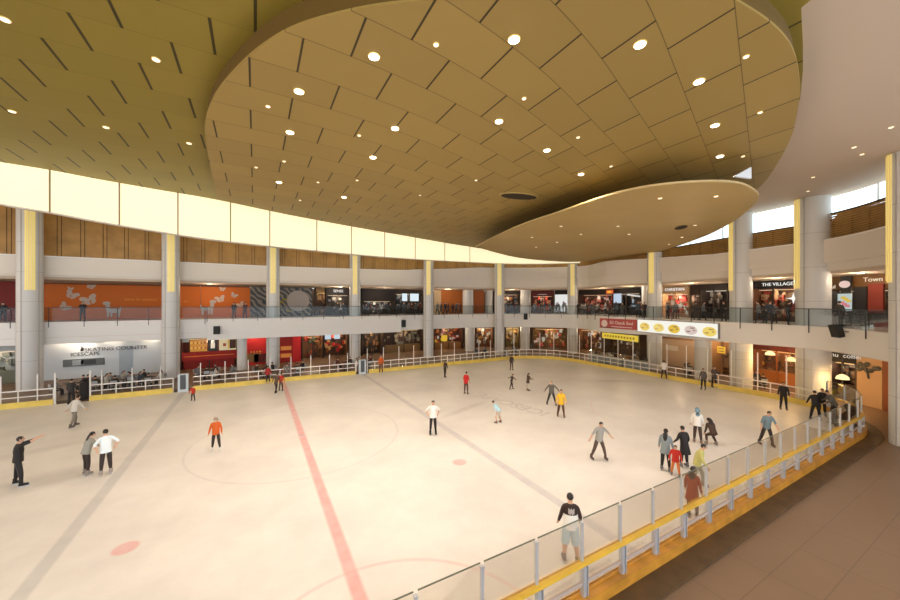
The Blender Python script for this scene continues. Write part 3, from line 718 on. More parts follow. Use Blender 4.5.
# --- gallery storey, left to right
D2 = 4.6
panel('red_hoarding', 'dark red hoarding wall left of the first column', 'hoarding', -60, 17, D2, 5, 8.3, (122, 28, 14))
def butterfly(mb, x, z, s, tilt):
    M = Matrix.Rotation(tilt, 3, 'Y')
    for sd in (-1, 1):
        for (cx, cz, rx, rz) in ((.42, .28, .42, .34), (.32, -.25, .28, .26)):
            n = 14; pts = []
            for k in range(n):
                w = 2*math.pi*k/n; p = M @ Vector((sd*(cx+rx*math.cos(w)), 0, cz+rz*math.sin(w)+.15*math.cos(w))); pts.append((x+s*p.x, 0, z+s*p.z))
            mb.add([(p[0], -.075, p[2]) for p in pts]+[(p[0], -.05, p[2]) for p in pts], [tuple(range(n)), tuple(range(2*n-1, n-1, -1))]+[(k, (k+1) % n, n+(k+1) % n, n+k) for k in range(n)])
    mb.box((x, -.07, z), (.09*s, .04, .7*s))
def dog(mb, x, z, s, flip=1):
    for c, d in (((0, .55), (.95, .36)), ((-.4*flip, .2), (.16, .5)), ((.38*flip, .2), (.16, .5)), ((-.15*flip, .15), (.14, .35)), ((-.42*flip, .95), (.3, .7)), ((-.5*flip, 1.28), (.5, .32)), ((.52*flip, .78), (.12, .35))):
        mb.sphere((x+c[0]*s, -.07, z+c[1]*s), (d[0]*s*.58, .02, d[1]*s*.58), 12, 0, 8)
def orange_wall(px0, px1, label, bf, dogs, words=None):
    o, L = panel('orange_hoarding', label, 'hoarding', px0, px1, D2, 5.0, 8.25, (196, 98, 12))
    grey = cmat(196, 176, 158)
    for (u, z, s, t) in bf:
        m = MB(); butterfly(m, L*u, z, s, t); m.build('butterfly_cutout', grey, o)
    for (u, z, s, fl) in dogs:
        m = MB(); dog(m, L*u, z, s, fl); m.build('dog_cutout', cmat(186, 172, 160), o)
    if words: text('lettering', words[0], words[3], cmat(225, 150, 60), o, (L*words[1], -.07, words[2]), ext=.004)
    MB().box((L/2, -.08, 3.2), (L, .06, .1)).build('top_trim', cmat(120, 60, 20), o)
orange_wall(43, 163, 'orange hoarding wall with grey butterflies and dog, between first two columns', [(.22, 2.2, .55, .5), (.36, 1.75, .7, -.4), (.165, 1.15, .50, .8), (.21, 2.75, .25, .2), (.37, 3.0, .4, .3)], [(.56, .25, .95, 1)], ('love in season', .8, 1.85, .42))
orange_wall(179, 200.5, 'narrow plain orange hoarding wall right of the second column', [], [], ('joy', .35, 1.7, .3))
orange_wall(201, 250, 'orange hoarding wall with white dog and small butterflies before the mural', [(.38, 1.9, .55, -.3), (.66, 2.3, .4, .5), (.80, 1.3, .45, -.5), (.42, 2.95, .35, .2)], [(.12, .35, 1.0, -1)])
# dark swirl mural with a grey disc
def mural_mat():
    m = bpy.data.materials.new('mural'); m.use_nodes = True; nt = m.node_tree; b = nt.nodes['Principled BSDF']
    tc = nt.nodes.new('ShaderNodeTexCoord'); w = nt.nodes.new('ShaderNodeTexWave'); w.inputs['Scale'].default_value = .9; w.inputs['Distortion'].default_value = 6; w.inputs['Detail'].default_value = 2
    w.bands_direction = 'DIAGONAL'
    nt.links.new(tc.outputs['Object'], w.inputs['Vector']); cr_ = nt.nodes.new('ShaderNodeValToRGB'); e = cr_.color_ramp.elements
    e[0].color = (.02, .025, .03, 1); e[1].color = (.20, .22, .21, 1); k = e.new(.45); k.color = (.07, .085, .09, 1); k = e.new(.8); k.color = (.30, .17, .05, 1)
    nt.links.new(w.outputs['Fac'], cr_.inputs[0]); nt.links.new(cr_.outputs[0], b.inputs['Base Color']); return m
o, L = panel('swirl_mural', 'dark swirling mural wall with a grey disc beside the third column', 'mural', 250.5, 312, D2, 5.0, 8.25, (60, 60, 60))
o.children[0].data.materials[0] = mural_mat()
d_ = MB().lathe([(1.18, 0), (1.18, .12)], n=32).build('grey_disc', cmat(170, 160, 150), o); d_.location = (L*.76, -.06, 1.75); d_.rotation_euler = (R(90), 0, 0)
t = MB()
for k in range(9): t.box((L*(.3+.06*k), -.07, .6+.33*(k % 5)), (.5, .02, .22), 0, 0)
t.build('colour_patch', cmat(150, 130, 40), o)
P_dark = ((40, 30, 28), (70, 60, 55), (95, 100, 105), (150, 140, 130), (120, 70, 40))
shop(316, 347, D2, 5, 8.3, 'brown shop with yellow ceiling lamps left of the fourth column', (95, 66, 44), (150, 120, 80), .5, ((90, 60, 40), (60, 60, 62), (140, 110, 80), (200, 160, 60, 1)), 40, (255, 225, 120, 1.5), seed=2)
shop(326, 350, 3.6, 5, 8.3, 'black fronted kiosk with small white letters left of fourth column', (40, 36, 36), (28, 22, 22), .8, ((90, 95, 100), (150, 150, 150), (50, 45, 40)), 26, None, None, 'SENSE', (240, 240, 240), .42, seed=3, depth=.8)
shop(362, 394, D2, 5, 8.3, 'black store with pale blue displays right of the fourth column', (22, 16, 16), (26, 18, 18), 1.5, ((110, 130, 145), (70, 80, 90), (50, 45, 45), (150, 150, 150)), 40, None, seed=4)
shop(394.5, 423, D2, 5, 8.3, 'dim store with two bright white screens left of the fifth column', (48, 42, 40), (60, 46, 38), .55, ((90, 105, 115), (60, 60, 65), (120, 120, 118)), 30, (255, 235, 200, .8), seed=5)
for a_, b_, z in ((402, 407, 'left'), (410, 418.5, 'right')):
    o, L = panel('lit_screen', 'bright white %s screen in the store left of the fifth column' % z, 'screen', a_, b_, D2-.2, 6.75, 7.75, (225, 240, 248), 1.0)
    MB().box((L/2, .02, .5), (L+.1, .06, 1.12)).build('frame', black, o)
panel('beige_wall', 'beige wall strip just right of the fifth column', 'wall panel', 434, 441, D2, 5, 8.3, (190, 165, 130))
panel('orange_wood_wall', 'orange brown wood wall on the gallery right of fifth column', 'wall panel', 441, 463, D2, 5, 8.3, (172, 96, 30))
panel('orange_wood_wall', 'narrow orange brown wood wall right of the round gallery pillar', 'wall panel', 473.5, 484, D2, 5, 8.3, (160, 84, 30))
shop(494, 520, D2, 5, 8.3, 'dark fashion store right of the sixth tall column', (45, 32, 26), (38, 24, 20), .5, P_dark, 46, (255, 220, 180, .6), seed=6)
shop(531, 554, D2, 5, 8.3, 'dark red store with a white bar sign right of the gallery pillar', (60, 22, 16), (90, 24, 18), .75, ((160, 50, 30), (110, 40, 25), (50, 30, 25), (200, 120, 80, 1)), 44, (255, 200, 160, .6), None, '_____', (250, 240, 235), .5, .5, seed=7)
o, L = panel('white_shop_window', 'bright white shop window left of the seventh column', 'shop window', 555, 567.5, D2, 5.3, 7.7, (240, 240, 238), .9)
MB().box((L/2, -.02, 2.7), (L, .1, .6)).build('dark_header', cmat(30, 20, 16), o)
shop(579, 613, D2, 5, 8.3, 'busy store with red lit panels right of the seventh column', (52, 26, 20), (26, 14, 10), .65, ((170, 40, 25, 1), (210, 90, 70, 1), (60, 30, 22), (120, 70, 45), (230, 190, 170, 1)), 60, (255, 200, 160, .6), seed=8)
o, L = panel('hanging_sign', 'small lit orange and red hanging sign on the gallery', 'sign', 606.5, 613, D2-.8, 7.65, 8.15, (228, 90, 20), .8)
MB().box((L/2, -.06, .25), (L*.6, .02, .2)).build('emblem', emat(255, 200, 40, .9), o)
shop(613.5, 640, D2, 5, 8.3, 'black electronics store with pale screens left of the eighth column', (20, 16, 16), (20, 12, 10), .6, ((170, 195, 215, 1), (50, 50, 55), (90, 100, 110), (25, 22, 22)), 24, None, seed=9)
o, L = panel('lit_screen', 'pale blue screen in the black electronics store', 'screen', 614, 621.5, D2-.3, 6.5, 7.65, (190, 212, 232), .9)
MB().box((L/2, .02, .58), (L+.14, .06, 1.3)).build('frame', black, o)
o, L = panel('white_arch', 'slanting white canopy shape in the black electronics store', 'display', 627, 640, D2-.5, 7.4, 7.55, (235, 235, 235), .8)
o.rotation_euler = (0, R(8), o.rotation_euler[2])
shop(662, 689, D2, 5, 8.3, 'beige boutique reading CHRISTIAN with red clothes inside', (176, 140, 104), (176, 148, 116), .8, ((200, 50, 50), (230, 200, 170, 1), (150, 40, 40), (110, 80, 60), (240, 225, 200, 1)), 46, (255, 235, 205, 1.2), None, 'CHRISTIAN', (255, 255, 255), .40, .50, seed=10, jamb=(170, 140, 110))
shop(691, 700, D2, 5, 8.3, 'tall dark brown shop column right of CHRISTIAN boutique', (48, 26, 18), (40, 22, 16), 1.0, ((60, 34, 24), (40, 26, 22)), 8, seed=11)
shop(700.5, 728, D2, 5, 8.3, 'dark store with white lit niche left of the ninth column', (34, 26, 24), (32, 20, 16), .55, ((70, 60, 56), (24, 18, 18), (110, 110, 110), (50, 40, 36)), 46, (255, 240, 220, .8), seed=12)
o, L = panel('lit_niche', 'white lit wall niche in the dark store left of ninth column', 'display', 701, 708.5, D2+1.0, 6.0, 7.6, (215, 215, 210), .8)
MB().box((L/2, .02, .8), (L+.1, .06, 1.7)).build('frame', cmat(60, 50, 45), o)
shop(752, 797, D2, 5, 8.3, 'brown toned store reading THE VILLAGE between ninth and tenth columns', (88, 52, 30), (18, 16, 16), .62, ((100, 60, 36), (120, 36, 22), (70, 52, 44), (130, 104, 80), (60, 44, 34), (170, 120, 80, 1)), 90, (255, 225, 180, 1.2), None, 'THE VILLAGE', (255, 255, 250), .36, .6, seed=13)
o, L = panel('star_sign', 'small white four pointed star sign in the brown store', 'sign', 790, 796, D2-.2, 6.35, 7.3, (250, 250, 250), .9)
bpy.data.objects.remove(o.children[0])
st = MB()
for k in range(4):
    w = k*math.pi/2; st.add([(L/2+.08*math.cos(w-.78), 0, .5+.08*math.sin(w-.78)), (L/2+.30*math.cos(w), 0, .5+.30*math.sin(w)), (L/2+.08*math.cos(w+.78), 0, .5+.08*math.sin(w+.78)), (L/2, 0, .5), (L/2+.13*math.cos(w-.78), .05, .5+.13*math.sin(w-.78)), (L/2+.46*math.cos(w), .05, .5+.46*math.sin(w)), (L/2+.13*math.cos(w+.78), .05, .5+.13*math.sin(w+.78))], [(0, 1, 2, 3), (0, 4, 5, 1), (1, 5, 6, 2)])
st.build('star', emat(255, 250, 245, 1), o)
o = shop(829, 899, D2-.6, 5, 8.3, 'brown wood fronted store with black doors and letters Town Cl', (60, 36, 16), (104, 68, 24), .9, ((44, 26, 12), (30, 18, 10)), 10, None, None, None, seed=14, jamb=(80, 50, 20))
x, y, a, L = frame_on(829, 899, D2-.6)
def px_u(px): 
    dx, dy = ray(px); ex, ey = math.cos(a), math.sin(a); det = dx*(-ey)+ex*dy
    return (dx*y-dy*x)/det
for nm, p0, p1, z0_, z1_, m_ in (('black_door', 856, 869, 0, 2.55, black), ('black_window', 833, 840, .8, 2.3, black), ('black_pylon', 843, 853.5, 0, 3.3, black), ('red_panel', 870.5, 886, .9, 2.7, cmat(118, 34, 16)), ('lower_panel', 870, 892, 0, .85, black)):
    u0, u1 = px_u(p0), px_u(p1); MB().box(((u0+u1)/2, -.14, (z0_+z1_)/2), (u1-u0, .12, z1_-z0_)).build(nm, m_, o)
u = px_u(847.5); MB().lathe([(.30, 0), (.30, .03)], n=16).build('round_emblem', emat(240, 205, 195, .9), o).location = (u, -.22, 2.75)
o.children[-1].rotation_euler = (R(90), 0, 0); o.children[-1].scale = (1, .8, 1)
MB().box((u, -.22, 1.55), (.75, .03, 1.15)).build('lit_poster', emat(190, 205, 205, .9), o)
t = MB(); 
for k in range(7): t.box((u-.2+.07*k, -.24, 1.2+.11*((k*3) % 7)), (.26, .01, .16), 0, k % 2)
t.build('poster_picture', [emat(225, 190, 60, .9), emat(215, 120, 130, .9)], o)
text('lettering', 'Town Cl', .40, emat(240, 225, 200, 1), o, (px_u(880), -.15, 2.98))
text('lettering', 'soul', .34, emat(235, 225, 205, 1), o, (px_u(832.5), -.15, 2.6))
def trough(o, power):  # added fixture; its point light brightens the storey below
    MB().box((0, 0, 0), (.5, .16, .04)).build('housing', rail_white, o); MB().box((0, 0, -.03), (.42, .10, .02)).build('diffuser', emat(255, 226, 180, 2.0), o)
    l = bpy.data.lights.new('fill_lamp', 'POINT'); l.energy = power; l.color = (1, .80, .58); l.shadow_soft_size = .12; lo = bpy.data.objects.new('lamp', l); C.objects.link(lo); lo.parent = o; lo.location = (0, 0, -.3)
# slim troughs added under the gallery ceiling to brighten the gallery
for k, px in enumerate((210, 340, 385, 447, 511, 600, 632, 690, 775, 860)):
    t_, x, y, a, i = hit(px, 2.2); o = thing('added_trough', 'slim trough light added to brighten the gallery', 'ceiling light', (x, y, 8.33), a, 'trough lights added to brighten the gallery')
    trough(o, 100)

# --- ground storey
D1 = 4.4; ZG = 3.45
shop(-40, 17, 3.0, 0, ZG, 'grey counter shop at far left behind the first column', (150, 160, 165), (190, 200, 204), .8, ((90, 100, 100), (60, 62, 58), (120, 120, 110)), 24, None, counter=(110, 112, 96), seed=21, jamb=(150, 155, 158))
o, L = panel('skating_counter_wall', 'white wall lettered SKATING COUNTER between the first two columns', 'counter wall', 44, 168, 3.2, 0, ZG, (200, 208, 214))
text('lettering', 'SKATING COUNTER', .44, cmat(70, 60, 55), o, (L*.56, -.115, 2.42), sx=1.05)
text('logo_lettering', 'ICESCAPE', .44, cmat(40, 25, 18), o, (L*.31, -.08, 2.05), sx=1.0)
sw = MB()
sw.tube([(L*.275+.1*math.sin(k*.5), -.08, 2.32+.07*k) for k in range(7)], [.03, .10, .14, .10, .07, .05, .02], 8); sw.build('logo_swirl', cmat(40, 25, 18), o)
for u in (.26, .34):  # spotlights added to brighten the counter wall around the logo
    sp_ = bpy.data.lights.new('added_spot', 'SPOT'); sp_.energy = 70; sp_.color = (1, .84, .66); sp_.spot_size = R(95); sp_.spot_blend = .8; sp_.shadow_soft_size = .05
    so = bpy.data.objects.new('added_spot_lamp', sp_); C.objects.link(so); so.parent = o; so.location = (L*u, -.9, 3.1); so.rotation_euler = (R(55), 0, 0)
    MB().lathe([(.05, 0), (.05, .16)], n=10).build('added_spot_housing', black, o).location = (L*u, -.9, 3.13)
cb_ = MB().box((L*.30, -.08, 1.35), (2.6, .1, .62)).build('notice_board', cmat(98, 104, 106), o)
MB().box((L*.255, -.14, 1.35), (.7, .02, .45)).build('notice', cmat(150, 160, 165), cb_); MB().box((L*.335, -.14, 1.38), (.95, .02, .40)).build('notice', cmat(60, 62, 66), cb_)
MB().box((L*.635, -.06, 1.3), (.95, .06, 2.6)).build('grey_door', cmat(160, 172, 182), o)
MB().box((L/2, -.06, 3.1), (L, .06, .06)).build('upper_line', cmat(165, 172, 178), o)
for px in (68, 84, 101, 123): 
    pass
o = shop(180, 237, D1-1.2, 0, ZG, 'food stall with orange menu boards and a long red counter', (70, 22, 12), (56, 34, 22), .42, ((150, 90, 30, 1), (60, 24, 14)), 14, (255, 210, 150, .8), counter=(140, 26, 14), seed=22, depth=1.2)
x, y, a, L = frame_on(180, 237, D1-1.2)
for nm, p0, p1, z0_, z1_, m_ in (('menu_board', 190, 207.5, 1.75, 2.85, emat(214, 140, 40, .75)), ('logo_board', 208, 218, 1.75, 3.0, black), ('poster_board', 219, 236.5, 1.75, 2.95, emat(226, 205, 160, .75)), ('grey_board', 182, 189.5, 2.7, 3.1, cmat(150, 160, 168)), ('red_band', 182, 237, .85, 1.7, cmat(150, 22, 12))):
    u0, u1 = px_u(p0), px_u(p1); MB().box(((u0+u1)/2, -.14, (z0_+z1_)/2), (u1-u0-.05, .12, z1_-z0_)).build(nm, m_, o)
u = px_u(213); lg = MB(); lg.sphere((u, -.22, 2.62), (.16, .03, .18)); lg.box((u, -.22, 2.25), (.34, .03, .5)); lg.build('white_figure_logo', cmat(240, 235, 225), o)
lt = MB(); u0, u1 = px_u(191), px_u(206)
for k in range(16): lt.box((u0+(u1-u0)*((k % 8)+.5)/8, -.21, 2.6-.5*(k//8)), (.22, .02, .2), 0, k % 2)
lt.build('menu_picture', [emat(235, 180, 80, .8), emat(160, 70, 20, .8)], o)
lt = MB(); u0, u1 = px_u(220), px_u(235.5)
lt.box((u0+(u1-u0)*.83, -.21, 2.35), (.55, .02, .9), 0, 1); lt.box((u0+(u1-u0)*.3, -.21, 2.3), (.25, .02, .3), 0, 0); lt.box((u0+(u1-u0)*.55, -.21, 2.35), (.12, .02, 1.0), 0, 2)
lt.build('poster_picture', [cmat(170, 60, 30), cmat(70, 40, 25), cmat(220, 180, 60)], o)
MB().box((px_u(210), -.21, 1.3), (px_u(235)-px_u(185), .02, .07)).build('gold_line', cmat(220, 120, 40), o)
o, L = panel('red_shop_panel', 'tall plain red shop panel left of the third column', 'shop panel', 245.5, 267, D1-1.0, 0, ZG, (176, 22, 20))
t = MB()
for k in range(8): t.box((.5+.28*(k % 4), -.06, 1.1+.25*(k//4)), (.16, .02, .14))
for k in range(6): t.box((.5+.28*(k % 3), -.06, 2.9+.25*(k//3)), (.16, .02, .14))
t.build('gold_pattern', cmat(200, 140, 50), o); MB().box((L*.28, -.07, .75), (1.3, .04, .9)).build('low_poster', cmat(120, 90, 50), o); MB().box((L*.72, -.07, .65), (1.3, .04, .9)).build('dark_poster', cmat(90, 26, 16), o)
o, L = panel('red_menu_stand', 'red stall front with orange food pictures right of the third column', 'shop panel', 280, 301, D1-1.0, 0, ZG, (150, 26, 16))
MB().box((L*.78, -.08, ZG/2), (L*.38, .08, ZG)).build('bright_red_panel', cmat(190, 22, 22), o)
ck = MB()
for k in range(20): ck.box((.2+.24*(k % 10), -.07, ZG-.3-.22*(k//10)), (.12, .02, .12))
ck.build('checker_pattern', cmat(220, 200, 190), o)
for z in (.75, 1.55): MB().box((L*.28, -.08, z), (L*.5, .05, .42)).build('food_picture', emat(226, 130, 40, .6), o)
shop(302, 323, D1, 0, ZG, 'brown shop with dark red display right of the red stall', (110, 70, 34), (120, 84, 50), .4, ((70, 50, 30), (150, 40, 24), (50, 60, 40), (120, 80, 40)), 40, (255, 215, 150, .8), seed=23)
shop(323.5, 348, D1+.6, 0, ZG, 'orange toned shop with pale bright lamps left of the fourth column', (96, 62, 34), (36, 30, 28), .4, ((170, 100, 40), (180, 40, 30), (80, 60, 46), (200, 150, 90)), 40, (255, 215, 160, .8), seed=24)
for pa, pb, w in ((325, 331, 'left'), (334, 340, 'right')):
    panel('lit_screen', 'pale blue %s lamp panel in the orange toned ground shop' % w, 'screen', pa, pb, D1, 2.2, 2.95, (205, 222, 232), .9)
shop(362, 383, D1, 0, ZG, 'dark olive shop just right of the fourth column', (60, 44, 28), (64, 42, 26), .4, ((96, 70, 44), (50, 44, 36), (130, 90, 50), (40, 30, 24)), 50, (255, 220, 160, .7), seed=25)
shop(383.5, 423, D1, 0, ZG, 'dark cafe with grey shelves left of the fifth column', (52, 34, 24), (90, 40, 24), .5, ((120, 112, 96), (44, 34, 28), (90, 90, 84), (60, 40, 28)), 60, (255, 215, 150, .7), counter=(110, 84, 50), seed=26)
shop(434, 463, D1, 0, ZG, 'shop with a yellow sign and red displays right of the fifth column', (70, 34, 18), (84, 46, 28), .4, ((190, 60, 26, 1), (220, 170, 40, 1), (60, 30, 20), (150, 90, 30), (200, 190, 170, 1)), 60, (255, 210, 140, .9), counter=(120, 80, 34), seed=27)
panel('yellow_sign', 'square yellow sign in the red shop right of the fifth column', 'sign', 441.5, 447, D1-1, 1.3, 2.1, (236, 190, 50), .8)
shop(476, 493, D1, 0, ZG, 'brown shop with tall glass doors left of the sixth column', (96, 58, 28), (60, 44, 34), .5, ((60, 40, 26), (150, 110, 50), (120, 70, 40), (220, 200, 170, 1)), 40, (255, 235, 200, 1.4), seed=28)
shop(505.5, 519, D1, 0, ZG, 'olive green lit shop just right of the sixth column', (110, 92, 46), (70, 50, 36), .5, ((150, 120, 70), (200, 180, 150, 1), (90, 60, 40)), 26, (255, 225, 160, .9), seed=29)
shop(532, 567, D1, 0, ZG, 'long shop with red and orange signs left of the seventh column', (120, 88, 46), (110, 40, 20), .6, ((220, 70, 30, 1), (190, 150, 90), (230, 220, 200, 1), (90, 60, 30), (140, 110, 60)), 60, (255, 215, 150, .9), seed=30)
shop(578, 602, D1, 0, ZG, 'brown shop with red top sign left of the yellow sign', (94, 62, 36), (130, 34, 20), .6, ((160, 60, 34, 1), (150, 120, 84), (80, 56, 40), (200, 190, 180, 1)), 40, (255, 215, 150, .9), seed=31)
o, L = panel('yellow_kiosk_sign', 'long yellow kiosk sign hanging below the pink banner', 'sign', 602.5, 638, 1.6, 2.35, 3.0, (240, 208, 70), .85)
t = MB()
for k in range(11): t.box((L*(.1+.08*k), -.07, .33), (L*.04, .02, .22))
t.build('lettering_row', cmat(150, 120, 40), o)
shop(602.5, 640, D1, 0, ZG, 'dark kiosk interior under the long yellow sign', (58, 36, 22), (40, 26, 16), .4, ((60, 40, 26), (120, 100, 80), (200, 200, 190, 1)), 30, (255, 225, 170, .7), seed=32)
o, L = panel('beige_shop_wall', 'pale beige lit shop wall under the food lightbox', 'wall panel', 663, 695, D1, 0, 2.7, (178, 150, 122))
MB().box((L/2, .2, 3.0), (L, .1, .8)).build('brown_header', cmat(140, 98, 60), o); MB().box((L*.3, -.07, 1.8), (L*.4, .04, .5)).build('pale_picture', cmat(206, 196, 184), o)
shop(711, 733, D1, 0, ZG, 'beige passage with a yellow lit sign right of the thick pillar', (164, 122, 80), (150, 110, 72), .4, ((140, 100, 70), (90, 64, 44), (180, 150, 110)), 14, (255, 215, 150, .7), seed=33, jamb=(140, 104, 70))
o, L = panel('lit_exit_sign', 'small yellow lit sign hanging in the passage right of the thick pillar', 'sign', 717.5, 725, 1.8, 2.3, 2.85, (250, 190, 50), .95)
for k in (0, 1): MB().box((L/2, -.06, .17+.22*k), (L*.8, .02, .06)).build('dark_bar', cmat(120, 70, 20), o)
shop(754, 802, D1, 0, ZG, 'orange wood restaurant front with red beam and pendant lamps', (112, 62, 24), (96, 30, 14), .75, ((140, 92, 40), (90, 60, 34), (60, 40, 30), (120, 84, 48)), 50, (255, 190, 110, .8), seed=34, jamb=(150, 80, 26), counter=(160, 92, 30))
shop(829, 857, 3.4, 0, ZG, 'dark coffee bar with small white menu letters beside tenth column', (46, 26, 16), (24, 14, 12), .9, ((40, 26, 20), (80, 56, 34), (24, 16, 12)), 24, (255, 200, 130, .8), None, 'menu  coffee', (215, 205, 190), .4, seed=35, counter=(60, 40, 24))
o, L = panel('beige_stone_wall', 'beige stone wall with black tree ornament at far right', 'wall panel', 857.5, 883, 3.4, 0, ZG, (172, 138, 104))
tr = MB(); random.seed(3)
for k in range(12):
    w = random.uniform(0, 6.28); r_ = random.uniform(.2, .6); tr.sphere((L*.42+r_*math.cos(w)*1.1, -.08, 2.45+r_*math.sin(w)*.5), (.17, .03, .13), 8)
tr.tube([(L*.42, -.08, 2.4), (L*.5, -.08, 1.75)], .05, 6); tr.build('black_tree_ornament', black, o)
panel('orange_side_wall', 'narrow dark orange wall strip right of the stone wall', 'wall panel', 883.5, 892, 3.4, 0, ZG, (120, 62, 26))
# pendant lamps of the restaurant
for k, (px, d, z) in enumerate(((770, 2.0, 2.75), (791, 1.6, 2.55), (801, 2.0, 2.42), (842.5, .9, 2.0))):
    t_, x, y, a, i = hit(px, d)
    o = thing('pendant_lamp', 'warm round pendant lamp under the right gallery' if k < 3 else 'warm pendant lamp nearest the dark coffee bar', 'pendant lamp', (x, y, z), 0, 'pendant lamps under the right gallery' if k < 3 else None)
    MB().lathe([(.30, -.12), (.27, .02), (.14, .14), (.03, .18)], n=16).build('shade', emat(255, 225, 160, 1.6), o, True); MB().tube([(0, 0, .18), (0, 0, 3.5-z)], .012, 5).build('cord', dark, o)
    l = bpy.data.lights.new('pendant_bulb', 'POINT'); l.energy = 110; l.color = (1, .60, .22); l.shadow_soft_size = .2; lo = bpy.data.objects.new('bulb', l); C.objects.link(lo); lo.parent = o; lo.location = (0, 0, -.35)

# ================================================================== PEOPLE
SK = (('light', (224, 172, 138)), ('tan', (196, 140, 104)), ('brown', (150, 100, 72)))
hair_black = mat('hair_black', (.015, .011, .010), .5); hair_brown = mat('hair_brown', (.06, .03, .015), .55)
skinm = mat('skin', (.62, .38, .26), .55, spec=.3); eyem = mat('eye', (.02, .015, .012), .3); lipm = mat('lips', (.42, .14, .12), .5)
def dirv(side, fwd, outw):
    return Vector((side*math.sin(R(outw)), math.cos(R(outw))*math.sin(R(fwd)), -math.cos(R(outw))*math.cos(R(fwd))))
def body_mesh(pose, shirt, trous, shoe, bare_arm, bare_leg, detail):
    """One continuous skinned body in metres for a 1.72 m adult; x right, y forward."""
    lean = pose.get('lean', 3); V = []; E_ = []; RD = []; T = []      # T: material slot of each bone
    def vtx(p, r, par=None, mi=0):
        V.append(Vector(p)); RD.append(r); k = len(V)-1
        if par is not None: E_.append((par, k)); T.append(mi)
        return k
    M = Matrix.Rotation(-R(lean), 3, 'X'); Mh = Matrix.Rotation(-R(pose.get('head', 0)), 3, 'X') @ Matrix.Rotation(R(pose.get('turn', 0)), 3, 'Z')
    pz = pose.get('pelvis', .93); P0 = Vector((0, 0, pz)); sit = pose.get('sit', False)
    up = lambda x, y, z: P0+M @ Vector((x, y, z-.93))
    pel = vtx(P0, (.155, .115)); sp = vtx(up(0, 0, 1.08), (.145, .105), pel, 0); ch = vtx(up(0, .01, 1.27), (.165, .12), sp, 0); tc = vtx(up(0, 0, 1.40), (.11, .085), ch, 0)
    nk = vtx(up(0, .005, 1.47), (.052, .052), tc, 1); nb = up(0, .005, 1.47)
    hd = lambda x, y, z: nb+M @ Mh @ Vector((x, y, z))
    h0 = vtx(hd(0, .034, .062), (.074, .082), nk, 1); h1 = vtx(hd(0, .030, .145), (.088, .104), h0, 1); h2 = vtx(hd(0, .018, .214), (.066, .078), h1, 1)
    hands = []
    for sd in (-1, 1):
        a = pose.get('armL' if sd < 0 else 'armR', (8, 12, 15))      # fwd, out, extra forearm bend
        sh = vtx(up(sd*.165, 0, 1.385), .060, tc, 0); S = V[sh]
        d1 = M @ dirv(sd, a[0]-lean*0, a[1]); el = vtx(S+d1*.27, .054, sh, 0)
        d2 = M @ dirv(sd, a[0]+a[2], a[3] if len(a) > 3 else a[1]*.6); wr = vtx(V[el]+d2*.23, .037, el, 1 if bare_arm else 0)
        mid = vtx(V[wr]+d2*.05, .036, wr, 1); pa = vtx(V[wr]+d2*.085, .030, mid, 1)
        hands.append((sd, V[wr].copy(), d2, V[pa].copy()))
    feet = []
    for sd in (-1, 1):
        g = pose.get('legL' if sd < 0 else 'legR', (4, 4, -6))
        hp = vtx(P0+Vector((sd*.085, 0, -.06)), .098, pel, 2)
        d1 = dirv(sd, g[0], g[1]); kn = vtx(V[hp]+d1*.40, .074, hp, 2 if not bare_leg else 2)
        th = None
        d2 = dirv(sd, g[0]+g[2], g[1]); cf = vtx(V[kn]+d2*.14, .068, kn, 1 if bare_leg else 2); an = vtx(V[kn]+d2*.36, .043, cf, 1 if bare_leg else 2)
        f = vtx(V[an]+Vector((sd*.01, -.03, -.055)), .045, an, 3); t = vtx(V[an]+Vector((sd*.03, .14, -.065)), .036, f, 3)
        feet.append((V[an].copy(), sd))
    # the skin surface
    me = bpy.data.meshes.new('sk'); me.from_pydata([tuple(v) for v in V], E_, []); o = bpy.data.objects.new('sk', me); C.objects.link(o)
    md = o.modifiers.new('s', 'SKIN'); md.use_smooth_shade = True; md.branch_smoothing = .3
    if not me.skin_vertices: me.attributes
    for i, sv in enumerate(me.skin_vertices[0].data):
        r = RD[i]; sv.radius = r if isinstance(r, tuple) else (r, r); sv.use_root = (i == 0)
    ss = o.modifiers.new('u', 'SUBSURF'); ss.levels = 1; ss.render_levels = 1
    dg = bpy.context.evaluated_depsgraph_get(); m2 = bpy.data.meshes.new_from_object(o.evaluated_get(dg)); bpy.data.objects.remove(o); bpy.data.meshes.remove(me)
    vs = [v.co.copy() for v in m2.vertices]; fs = [tuple(p.vertices) for p in m2.polygons]; ms = []
    for f in fs:
        c = sum((vs[i] for i in f), Vector())/len(f); best = None
        for (a, b), t in zip(E_, T):
            A, B = V[a], V[b]; d = B-A; L = max(d.length_squared, 1e-9); u = max(0, min(1, (c-A).dot(d)/L)); q = (c-(A+d*u)).length
            rr = RD[b] if not isinstance(RD[b], tuple) else RD[b][0]
            q = q-rr*.6
            if best is None or q < best[0]: best = (q, t)
        ms.append(best[1])
    bpy.data.meshes.remove(m2)
    mb = MB(); mb.v = [tuple(v) for v in vs]; mb.f = fs; mb.m = ms
    if detail:                                                        # fingers, nose and ears belong to the same body mesh
        for sd, w, d, p in hands:
            ax = Vector((0, 1, 0)) if abs(d.y) < .8 else Vector((1, 0, 0)); wd = (ax-d*ax.dot(d)).normalized(); cu_ = d.cross(wd)*(sd)
            for k, ln in enumerate((.075, .085, .08, .062)):
                b0 = w+d*.075+wd*(.027-.018*k); mb.tube([b0, b0+d*ln*.5+cu_*.006, b0+d*ln*.85+cu_*.026], [.0095, .009, .0065], 5, 1)
            b0 = w+d*.03+wd*.028; mb.tube([b0, b0+d*.03+wd*.025, b0+d*.06+wd*.03+cu_*.01], [.011, .0105, .007], 5, 1)
